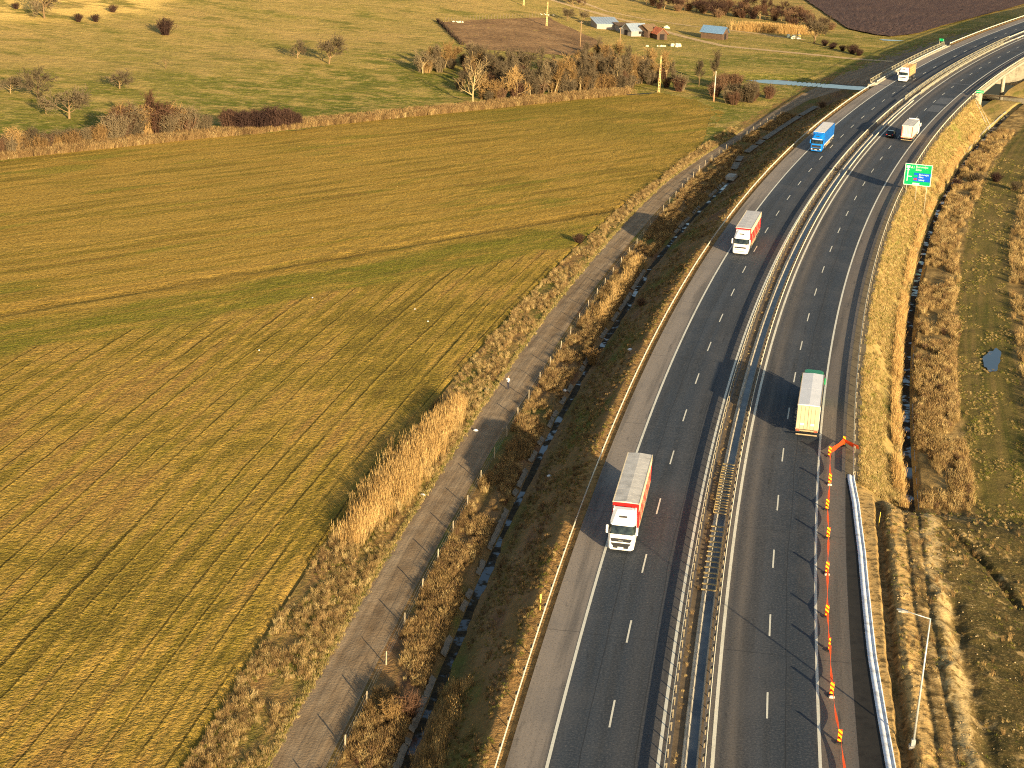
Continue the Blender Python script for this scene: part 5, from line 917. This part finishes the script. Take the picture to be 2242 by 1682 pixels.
HT = [(-147.3, 517.9, 10, 'round', 1.0, 'large bare tree at the top left below the sandy bank'), (-109, 510.2, 5.6, 'ball', 1.0, 'lone dark round bush on the open hillside'), (-97.4, 455.9, 3.4, 'dead', 1.3, 'small leaning leafless sapling in the middle of the hillside'), (-66.2, 488.3, 5.6, 'round', .8, 'smaller of the two fruit trees standing on the hillside'), (-56.6, 483, 8.2, 'round', .9, 'taller of the two fruit trees standing on the hillside'), (-124.3, 405.6, 4.4, 'round', 1.0, 'small bare tree at the left edge of the hillside'), (-116.4, 401.6, 7.6, 'round', 1.05, 'broad bare tree with forked trunk at the left of the hillside'), (-109.6, 383.7, 4.2, 'round', .7, 'small pale trunked tree between the two broad trees at left'), (-103.4, 380.3, 7.4, 'round', 1.1, 'broad bare tree just above the hedge at the left'), (-101.7, 421.6, 4.9, 'round', 1.25, 'twin stemmed low tree in the middle of the left meadow')]
for i, (x, y, h, k_, w, lab) in enumerate(HT):
    if k_ == 'ball': shrub(x, y, h, 'ball', lab, .95, M_DARKT)
    else: tree(x, y, h * 1.08, k_, lab, w * 1.1, None, M_TWIG, 'trees on the hillside', i)
for (x, y, h, lab) in ((-158.7, 527.6, 2.3, 'small dark bush at the top left corner'), (-136.9, 517.7, 2.9, 'dark bush below the sandy bank, left of two'), (-132.4, 520.9, 2.7, 'dark bush below the sandy bank, right of two'), (-131.9, 540.1, 2.7, 'dark bush on the upper right edge of the sandy bank')): shrub(x, y, h, 'ball', lab, 1.0, M_DARKT)
HG = 'shrubs of the hedge along the top of the sown field'
for i, (x, y, h) in enumerate([(-104.5, 335.2, 6.9), (-102.6, 338.1, 5.6), (-100.2, 341.2, 5.6), (-98, 343.5, 4.6), (-95.9, 347.7, 5.1), (-93.6, 350.7, 4.8), (-90.9, 352.4, 5.4), (-88.5, 356.6, 7.4), (-87, 359.3, 8.4), (-84.8, 361.7, 8.8), (-82.1, 365.5, 9.0), (-79.8, 366.1, 7), (-76.8, 368.6, 7.2), (-74.1, 370.3, 6.9), (-71.8, 371.4, 4.8)]):
    for j in range(4):
        mm = TR.choice([M_TWIG, M_TANT, M_TWIG, M_REDT]); shrub(x + TR.uniform(-1.6, 1.6), y + 1.5 + TR.uniform(-1, 3.5), h * TR.uniform(.6, .98), TR.choice(['fan', 'broom']), {M_TWIG: 'brown', M_TANT: 'tan', M_REDT: 'russet'}[mm] + ' bare shrub in the hedge, ' + ('at its left end by the picture edge' if i < 4 else 'below the broad hillside trees' if i < 8 else 'around the tall reddish tree' if i < 12 else 'just left of the dark thicket'), TR.uniform(.9, 1.15), mm, HG)
tree(-82.5, 369, 10.2, 'tall', 'tall reddish bare tree rising from the hedge', 1.0, None, M_REDT)
TG = 'shrubs of the dark thicket'
for x, y, h in [(-66.6, 376.6, 5.4), (-63.5, 376.9, 5.9), (-60.7, 378.4, 6.1), (-57.8, 379.8, 6.1), (-54.9, 381.6, 5.6), (-52.6, 383.9, 4.2)]:
    for j in range(2): shrub(x + TR.uniform(-.8, .8), y + 1.5 + TR.uniform(-.6, 1.6), h * TR.uniform(.85, 1), 'broom', 'dark purplish brown shrub of the dense round thicket', 1.25, M_DARKT, TG)
tree(-13.7, 435.5, 13.4, 'dead', 'tall pale dead tree with bare side limbs at the hedge', .9, M_PALET, M_PALET)
GG = 'bare trees of the grove below the farm'; GR = [(-9.1, 440.9, 7.4), (-5.6, 444.8, 9.0), (-2.6, 444.3, 9.6), (1, 449.7, 8.9), (4.6, 452.3, 10.0), (7.7, 457.2, 10.2), (11.5, 460.9, 10.3), (14.7, 463.7, 10.3), (18.6, 467.7, 9.4), (21.9, 472.1, 10.4), (25.1, 471.7, 10.4), (29.3, 479.9, 9.2), (32.9, 485.7, 8.4), (23.8, 505.2, 9.1), (31.3, 518, 7.6), (37, 520.5, 6.9), (41, 498.2, 9.3), (19.5, 498.9, 6.6), (12.7, 491.1, 6.6), (6, 480, 7.1), (41.6, 479.7, 8.3)]
for i, (x, y, h) in enumerate(GR + [(x + 2.3, y + 6.5, h * .9) for x, y, h in GR[:13]] + [(lambda a, b, c: (a - b * .5, 436.6 + a + b * .91, c))(TR.uniform(-6, 52), TR.uniform(10, 62), TR.uniform(5.5, 8.5)) for _ in range(46)]):
    tree(x, y + 1, h, TR.choice(['tall', 'tall', 'round']), 'bare tree in the dense grove, ' + ('at its left end beside the dead tree' if x < 4 else 'left of the lattice pole' if x < 30 else 'around the lattice pole' if y < 500 else 'at the back below the farm'), TR.uniform(.8, 1.05), TR.choice([M_BARK, M_BARK, M_PALET]), TR.choice([M_TWIG, M_TWIG, M_TWIG, M_TANT]), GG)
    for j in range(2): shrub(x + TR.uniform(-2.5, 2.5), y + TR.uniform(-2, 4), h * TR.uniform(.35, .65), TR.choice(['fan', 'broom']), 'bare undergrowth shrub in the grove, ' + ('at its left end beside the dead tree' if x < 4 else 'left of the lattice pole' if x < 30 else 'around the lattice pole' if y < 500 else 'at the back below the farm'), TR.uniform(.9, 1.25), TR.choice([M_TWIG, M_TWIG, M_REDT, M_TANT]), 'undergrowth of the grove below the farm')
for i, (x, y, h) in enumerate([(44.6, 476.1, 6), (49.4, 487.3, 8.6), (54.4, 498.1, 10), (57.1, 485.1, 5.8), (55.1, 456.5, 5.4), (59.2, 459.7, 6.2), (62.6, 462.9, 5.6), (67.1, 471.5, 5.0), (61.2, 486.8, 5.9), (52, 470, 4.5), (57, 466, 5), (64, 478, 4.6)]):
    if h > 8: tree(x, y, h, 'tall', ('bare tree behind the pale round pole', 'tallest bare tree right of the pale round pole')[h > 9], .9)
    else:
        for j in range(2): shrub(x + TR.uniform(-2, 2), y + TR.uniform(-1.5, 2.5), h * TR.uniform(.7, 1), 'fan', 'reddish brown shrub beside the pale round pole', 1.1, TR.choice([M_REDT, M_TWIG, M_REDT]), 'shrubs around the pale round pole')
for x, y, h, lab in ((13.7, 622.8, 5.4, 'round bushy tree just left of the farm sheds'), (19.6, 626, 4.6, 'small round tree behind the leftmost tin roof'), (16.5, 668, 5.4, 'dark tree at the top edge above the farm track'), (20, 672, 4.6, 'smaller dark tree at the top edge above the farm track')): tree(x, y, h, 'round', lab, 1.0, None, M_DARKT if y > 660 else M_TWIG)
FG = 'trees of the dark wood beside the ploughed field'
for i, (x, y, h) in enumerate([(54.8, 702.5, 6.8), (59.4, 701.8, 6.8), (63.6, 707.3, 6.3), (68, 703.5, 6.1), (71.6, 702.3, 7), (74.1, 689.1, 7.2), (79.5, 696.9, 6.4), (83.8, 693.8, 6.5), (88.1, 691.8, 6.3), (92.1, 686.9, 6.5), (96.5, 685.4, 6.1), (100.5, 685.3, 5.9), (103, 673.2, 6.2), (105.6, 666.4, 6.3), (85, 730.9, 6.3), (92.8, 730.8, 6.3), (99.6, 723.7, 6.1), (106.5, 718, 5.7), (109.5, 705.3, 5.6), (109.8, 676.5, 5.3), (113.7, 664, 5.2), (48, 712, 6.5), (78, 712, 6.2), (70, 722, 6.5), (100, 702, 5.6), (112, 692, 5.2), (108, 655, 4.6)]):
    tree(x, y + 2, h, 'round', 'bare russet tree in the dark wood beside the ploughed field', TR.uniform(.9, 1.15), None, TR.choice([M_REDT, M_DARKT, M_DARKT]), FG)
    shrub(x + TR.uniform(-3, 3), y + TR.uniform(-1, 3), h * TR.uniform(.4, .7), 'ball', 'dark undergrowth shrub in the wood beside the ploughed field', 1.1, TR.choice([M_DARKT, M_REDT]), 'undergrowth of the dark wood')
tree(101.9, 611.6, 10.6, 'round', 'large round bare tree in the meadow left of the ploughed field', 1.05, None, M_TWIG, None, 1)
for i, (x, y, h) in enumerate([(104.9, 607.1, 2.4), (107.3, 602, 2.3), (109, 593.3, 2.4), (111.2, 586.5, 3.6), (112.6, 582, 2.6), (106, 598, 2.0)]): shrub(x, y, h, 'ball', 'dark low bush in the hedge running down from the round tree', 1.1, M_DARKT, 'low hedge below the round tree')
# single shrubs near the motorway
for s, d, h, kind, mat, lab in ((100, -15.4, 2.6, 'fan', M_TANT, 'pale bare shrub hanging over the ditch slabs in the middle distance'), (2, -16.3, 2.4, 'fan', M_REDT, 'reddish bare shrub leaning over the near end of the ditch'), (1.0, -17.4, 2.2, 'fan', M_TANT, 'tan bare shrub beside the near end of the ditch'), (166, -31.5, 1.8, 'ball', M_DARKT, 'dark low bush at the end of the drill lines by the track'), (128, -13.4, 1.4, 'ball', M_REDT, 'low russet bush on the dark bank above the ditch'), (342, -18, 2.0, 'ball', M_REDT, 'russet bush on the bank left of the bridge approach'), (255, 27.5, 2.2, 'ball', M_DARKT, 'dark bush at the bend of the right ditch'), (262, 31, 2.6, 'ball', M_TWIG, 'broad brown bush across the end of the right grass track'), (266, 35, 2.4, 'ball', M_DARKT, 'dark bush beyond the end of the right grass track'), (258, 39.5, 2.2, 'ball', M_TWIG, 'brown bush right of the end of the grass track')):
    x, y = W(s, d); shrub(float(x), float(y), h, kind, lab, 1.1, mat)

# ------------------------------------------------------------------ grasses, reeds and weeds: uncountable
def blades(seed, n, h, spread, w, lean=.5, heads=False):
    rg = random.Random(seed); m = MB()
    for _ in range(n):
        a = rg.uniform(0, 6.283); q = rg.random() ** .7 * spread; x, y = q * math.cos(a), q * math.sin(a); L = h * rg.uniform(.55, 1); b = rg.uniform(0, 6.283); ln = rg.uniform(.1, lean) * L; tx, ty = x + ln * math.cos(a + rg.gauss(0, .6)), y + ln * math.sin(a + rg.gauss(0, .6)); ux, uy = w * math.cos(b), w * math.sin(b); mx, my = x * .6 + tx * .4, y * .6 + ty * .4
        m.add([(x - ux, y - uy, -.03), (x + ux, y + uy, -.03), (mx + ux * .8, my + uy * .8, L * .6), (mx - ux * .8, my - uy * .8, L * .6), (tx, ty, L)], [(0, 1, 2, 3), (3, 2, 4)])
        if heads: m.add([(tx - ux * 1.6, ty - uy * 1.6, L * .86), (tx + ux * 1.6, ty + uy * 1.6, L * .86), (tx + .05, ty, L * 1.12)], [(0, 1, 2)])
    return m.mesh('clump')
M_DRY = tint('dry_grass', [(0.08, C(108, 90, 54)), (0.35, C(152, 124, 76)), (0.6, C(178, 148, 94)), (0.85, C(202, 174, 116))]); M_WEED = tint('brown_weeds', [(0.1, C(90, 70, 46)), (0.45, C(128, 100, 62)), (0.8, C(158, 126, 80)), (0.95, C(184, 152, 100))]); M_GRN = tint('green_grass', [(0.1, C(82, 86, 34)), (0.5, C(112, 110, 44)), (0.9, C(146, 132, 62))]); M_REED = tint('reeds', [(0.1, C(160, 124, 72)), (0.5, C(188, 150, 90)), (0.9, C(210, 174, 112))]); M_GOLD = tint('golden_grass', [(0.1, C(122, 114, 60)), (0.4, C(152, 130, 78)), (0.7, C(172, 146, 90)), (0.95, C(194, 170, 112))])
def proto(me, mat):
    me.materials.append(mat); o = bpy.data.objects.new('plant_form', me); return o
PR = {'dry': [proto(blades(s, 30, .5, .32, .012), M_DRY) for s in (1, 2, 3)], 'weed': [proto(blades(s, 34, 1.0, .3, .010, .32, True), M_WEED) for s in (4, 5, 6)], 'weedtan': [proto(blades(s, 34, .95, .3, .010, .32, True), M_DRY) for s in (31, 32)], 'green': [proto(blades(s, 30, .3, .34, .014), M_GRN) for s in (7, 8)], 'reed': [proto(blades(s, 16, 2.2, .45, .013, .22, True), M_REED) for s in (9, 10, 11)], 'gold': [proto(blades(s, 30, .34, .3, .013, .6), M_GOLD) for s in (12, 13)], 'russet': [proto(shrub_mesh(s, 14, .45, 4, r=.02), M_REDT) for s in (14, 15)]}
def scatter(name, x, y, z, forms, weights, lo, hi, label, seed=0):
    n = len(x); g = np.random.default_rng(seed + 5000); protos = [p for f in forms for p in PR[f]]; wt_ = np.concatenate([[w / len(PR[f])] * len(PR[f]) for f, w in zip(forms, weights)]); idx = g.choice(len(protos), n, p=wt_ / wt_.sum())
    me = bpy.data.meshes.new(name); me.vertices.add(n); me.vertices.foreach_set('co', np.stack([x, y, z], -1).astype(np.float32).ravel())
    a = me.attributes.new('rot', 'FLOAT_VECTOR', 'POINT'); a.data.foreach_set('vector', np.stack([g.normal(0, .08, n), g.normal(0, .08, n), g.uniform(0, 6.283, n)], -1).astype(np.float32).ravel())
    a = me.attributes.new('size', 'FLOAT', 'POINT'); a.data.foreach_set('value', g.uniform(lo, hi, n).astype(np.float32)); a = me.attributes.new('form', 'INT', 'POINT'); a.data.foreach_set('value', idx.astype(np.int32))
    o = link(name, me); tag(o, label, None, None, 'stuff'); ng = bpy.data.node_groups.new(name, 'GeometryNodeTree'); ng.interface.new_socket('Geometry', in_out='INPUT', socket_type='NodeSocketGeometry'); ng.interface.new_socket('Geometry', in_out='OUTPUT', socket_type='NodeSocketGeometry')
    N = ng.nodes; gi = N.new('NodeGroupInput'); go = N.new('NodeGroupOutput'); ip = N.new('GeometryNodeInstanceOnPoints'); jn = N.new('GeometryNodeJoinGeometry'); ip.inputs['Pick Instance'].default_value = True
    for p in reversed(protos):
        oi = N.new('GeometryNodeObjectInfo'); oi.inputs['Object'].default_value = p; oi.inputs['As Instance'].default_value = True; ng.links.new(oi.outputs['Geometry'], jn.inputs[0])
    ng.links.new(gi.outputs[0], ip.inputs['Points']); ng.links.new(jn.outputs[0], ip.inputs['Instance'])
    for nm, ty, sock in (('form', 'INT', 'Instance Index'), ('rot', 'FLOAT_VECTOR', 'Rotation'), ('size', 'FLOAT', 'Scale')):
        q = N.new('GeometryNodeInputNamedAttribute'); q.data_type = ty; q.inputs['Name'].default_value = nm; ng.links.new([s for s in q.outputs if s.enabled and s.name == 'Attribute'][0], ip.inputs[sock])
    ng.links.new(ip.outputs[0], go.inputs[0]); md = o.modifiers.new('scatter', 'NODES'); md.node_group = ng; return o
def sown(seed, s0, s1, f0, f1, dens, keep=None):
    """points per square metre at the near end, thinning with distance"""
    g = np.random.default_rng(seed); w = 1.0; n = int((s1 - s0) * 8 * dens); S = s0 + (s1 - s0) * g.random(n) ** 1.35; a = np.asarray(f0(S)); b = np.asarray(f1(S)); D = a + (b - a) * g.random(n)
    if keep is not None: q = keep(S, D) > g.random(n); S, D = S[q], D[q]
    x, y = W(S, D); return x, y, ground(S, D)
cl = lambda f, o=0.0: (lambda s: f(s) + o)
clump = lambda k0, lo, hi, sc=.25: (lambda S, D: smooth(lo, hi, fnoise(S * sc, D * sc * 2.2, k0) + .5))
p_ = sown(1, -30, 330, cl(D_FENCE, .35), cl(D_DITCH, -1.1), 9, clump(61, .25, .6)); scatter('tall_weeds', *p_, ['weed', 'weedtan', 'dry', 'russet'], [.46, .26, .24, .04], .3, .9, 'tall brown and tan dead weeds between the fence and the left ditch', 1)
p_ = sown(2, -30, 300, D_FE, cl(D_TL, -.3), 9, clump(71, .2, .6)); scatter('verge_tufts', *p_, ['dry', 'weedtan', 'green', 'weed'], [.5, .15, .22, .13], .35, .75, 'rough tan and green grass between the sown field and the dirt track', 2)
p_ = sown(3, -30, 340, cl(D_DITCH, .9), k(-8.2), 7, clump(81, .15, .6)); scatter('bank_tufts', *p_, ['green', 'dry', 'weed', 'russet'], [.5, .3, .18, .02], .3, .6, 'short grass and dead weeds on the shaded left bank', 3)
p_ = sown(4, 56, 356, k(20.2), k(25.1), 9, clump(91, .05, .5)); scatter('slope_grass', *p_, ['gold', 'dry', 'green'], [.66, .24, .10], .6, 1.2, 'golden dry grass on the sunny right slope', 4)
p_ = sown(5, 56, 330, k(24.3), k(25.2), 5, clump(95, .35, .6)); scatter('ditch_reeds', *p_, ['reed', 'weedtan'], [.25, .75], .5, .85, 'taller straw coloured grass along the right ditch', 5)
p_ = sown(6, 60, 340, k(27.0), cl(lambda s: 32.5 + 1.2 * fnoise(s * .06, s * 0, 97)), 9, lambda S, D: clump(101, .28, .62, .2)(S, D) * (0.25 + 0.75 * smooth(60, 84, S))); scatter('scrub', *p_, ['weed', 'weedtan', 'dry', 'russet'], [.22, .36, .38, .04], .35, 1.15, 'dense brown scrub between the right ditch and the grass track', 6)
p_ = sown(7, 60, 340, lambda s: 41.0 + 1.5 * fnoise(s * .05, s * 0, 99), k(75.0), 12, clump(105, .1, .5)); scatter('scrub', *p_, ['weedtan', 'weed', 'dry', 'green'], [.4, .25, .25, .1], .6, 1.3, 'tall dead grass at the right edge beyond the grass track', 7)
p_ = sown(8, 60, 300, k(32.6), k(41.2), 7, clump(109, .4, .8)); scatter('track_grass', *p_, ['green', 'gold', 'dry'], [.5, .25, .25], .25, .6, 'short green grass on the right grass track', 8)
g_ = np.random.default_rng(31); n = 3000; S = 34 + 42 * g_.random(n); c0 = np.interp(S, [37, 46, 60, 73], [-29.2, -29.0, -28.6, -28.0]); hw_ = np.interp(S, [34, 44, 62, 76], [.8, 2.3, 2.0, .8]); D = c0 + hw_ * g_.normal(0, .52, n); x, y = W(S + g_.normal(0, 1, n), np.minimum(D, -25.8)); scatter('reed_bed', x, y, ground(S, D), ['reed', 'weedtan'], [.6, .4], .3, 1.0, 'bright golden reed bed between the sown field and the track', 31)
g_ = np.random.default_rng(35); n = 500; S = 118 + 40 * g_.random(n); D = D_DITCH(S) + g_.normal(-2.4, .6, n); x, y = W(S, D); scatter('reed_tufts', x, y, ground(S, D), ['reed', 'weedtan'], [.6, .4], .5, .8, 'small golden reed tufts along the left ditch further up', 35)
g_ = np.random.default_rng(36); n = 260; S = -8 + 16 * g_.random(n); D = -13.2 + g_.normal(0, .7, n); x, y = W(S, D); scatter('reed_tufts', x, y, ground(S, D), ['reed', 'weed'], [.6, .4], .45, .65, 'golden reed heads on the near shaded bank by the ditch', 36)
g_ = np.random.default_rng(32); n = 9000; t = g_.random(n); x = -112 + 140 * t + g_.normal(0, 1, n); y = x + 435.6 + 1.41 * (1.0 + 6.5 * g_.random(n) ** 1.5); z = gza(x, y); scatter('hedge_reeds', x, y, z, ['weed', 'weedtan'], [.72, .28], .5, 1.5, 'straw coloured reeds and dead grass along the foot of the hedge', 32)
g_ = np.random.default_rng(33); n = 1500; x = 91 + g_.normal(0, 6, n); y = 644 + g_.normal(0, 1.6, n) - (x - 91) * .12; scatter('reed_bed', x, y, gza(x, y), ['reed'], [1], .8, 1.6, 'far golden reed bed in front of the dark wood', 33)
g_ = np.random.default_rng(34); n = 3500; S = -30 + 92 * g_.random(n); D = 22.6 + 24 * g_.random(n) ** 1.3; kp = (smooth(.35, .65, fnoise(S * .3, D * .3, 131) + .5) > g_.random(n)); S, D = S[kp], D[kp]; x, y = W(S, D); scatter('site_tufts', x, y, ground(S, D), ['dry', 'green', 'weed'], [.45, .4, .15], .3, .7, 'scattered grass tufts on the churned ground of the works', 34)
S = np.concatenate([np.linspace(-30, 300, 2600)]); D = D_TL(S) - .15 + RNG.normal(0, .16, len(S)); x, y = W(S, D); scatter('track_edge_grass', x, y, ground(S, D), ['gold', 'green'], [.8, .2], .5, 1.0, 'thin line of yellow grass along the left edge of the dirt track', 39)
# stones on the works
M_STONE = plain('stone', C(166, 142, 100), 0.9, 0, 0.3, 4.0); st = MB().loft([[(.5 * math.cos(t) * e, .4 * math.sin(t) * e, z) for t in (0, .9, 1.9, 3, 4.1, 5.2)] for z, e in ((-.2, .7), (.1, 1), (.38, .55))]).mesh('stone'); PR['stone'] = [proto(st, M_STONE)]
g_ = np.random.default_rng(37); n = 1500; S = -30 + 92 * g_.random(n); D = 22.9 + 22 * g_.random(n) ** 1.4; kp = smooth(.4, .7, fnoise(S * .25, D * .25, 141) + .5) > g_.random(n) * .8; S, D = S[kp], D[kp]; x, y = W(S, D); scatter('stones', x, y, ground(S, D), ['stone'], [1], .05, .22, 'pale stones strewn over the churned ground of the works', 37)
# weeds in the median
g_ = np.random.default_rng(38); n = 260; S = -20 + 350 * g_.random(n) ** 1.2; D = 5.2 + g_.normal(0, .12, n); x, y = W(S, D); scatter('median_weeds', x, y, ZR(S) - .03, ['dry', 'weed'], [.8, .2], .2, .5, 'dead weeds in the strip behind the median guardrail', 38)
# litter
M_LIT = plain('litter', C(232, 232, 226), 0.7, 0, 0.06, 3.0); LT = [(-8.9, 166, .3, 'white litter in the reeds near the bottom of the golden reed bed'), (6.7, 204.0, .35, 'white bag beside the fence opposite the person'), (4.6, 171.8, .3, 'white bag on the dark bank below the guardrail'), (15.5, 214.6, .35, 'white bag on the dark bank further up'), (-4.0, 187, .3, 'white scrap beside the track below the person')]
for i, (x, y, r, lab) in enumerate(LT): o = MB().loft([[(r * math.cos(t) * e, r * .7 * math.sin(t * 1.0) * e, z) for t in (0, 1.0, 2.2, 3.1, 4.4, 5.3)] for z, e in ((0, 1), (r * .4, .9), (r * .7, .35))]).build('litter', M_LIT); o.location = (x, y, gz(x, y)); tag(o, lab, 'litter', 'litter by the track')
# field stones
for i, (x, y) in enumerate(((-30.3, 241.5), (-12.5, 232), (-33.9, 214), (-14.8, 238))):
    o = MB().loft([[(.1 * math.cos(t) * e, .09 * math.sin(t) * e, z) for t in (0, 1.2, 2.4, 3.6, 4.9)] for z, e in ((0, 1), (.08, .9), (.13, .4))]).build('field_stone', M_LIT); o.location = (x, y, gz(x, y)); tag(o, 'small white speck of a stone lying in the sown field', 'stone', 'white stones in the sown field')
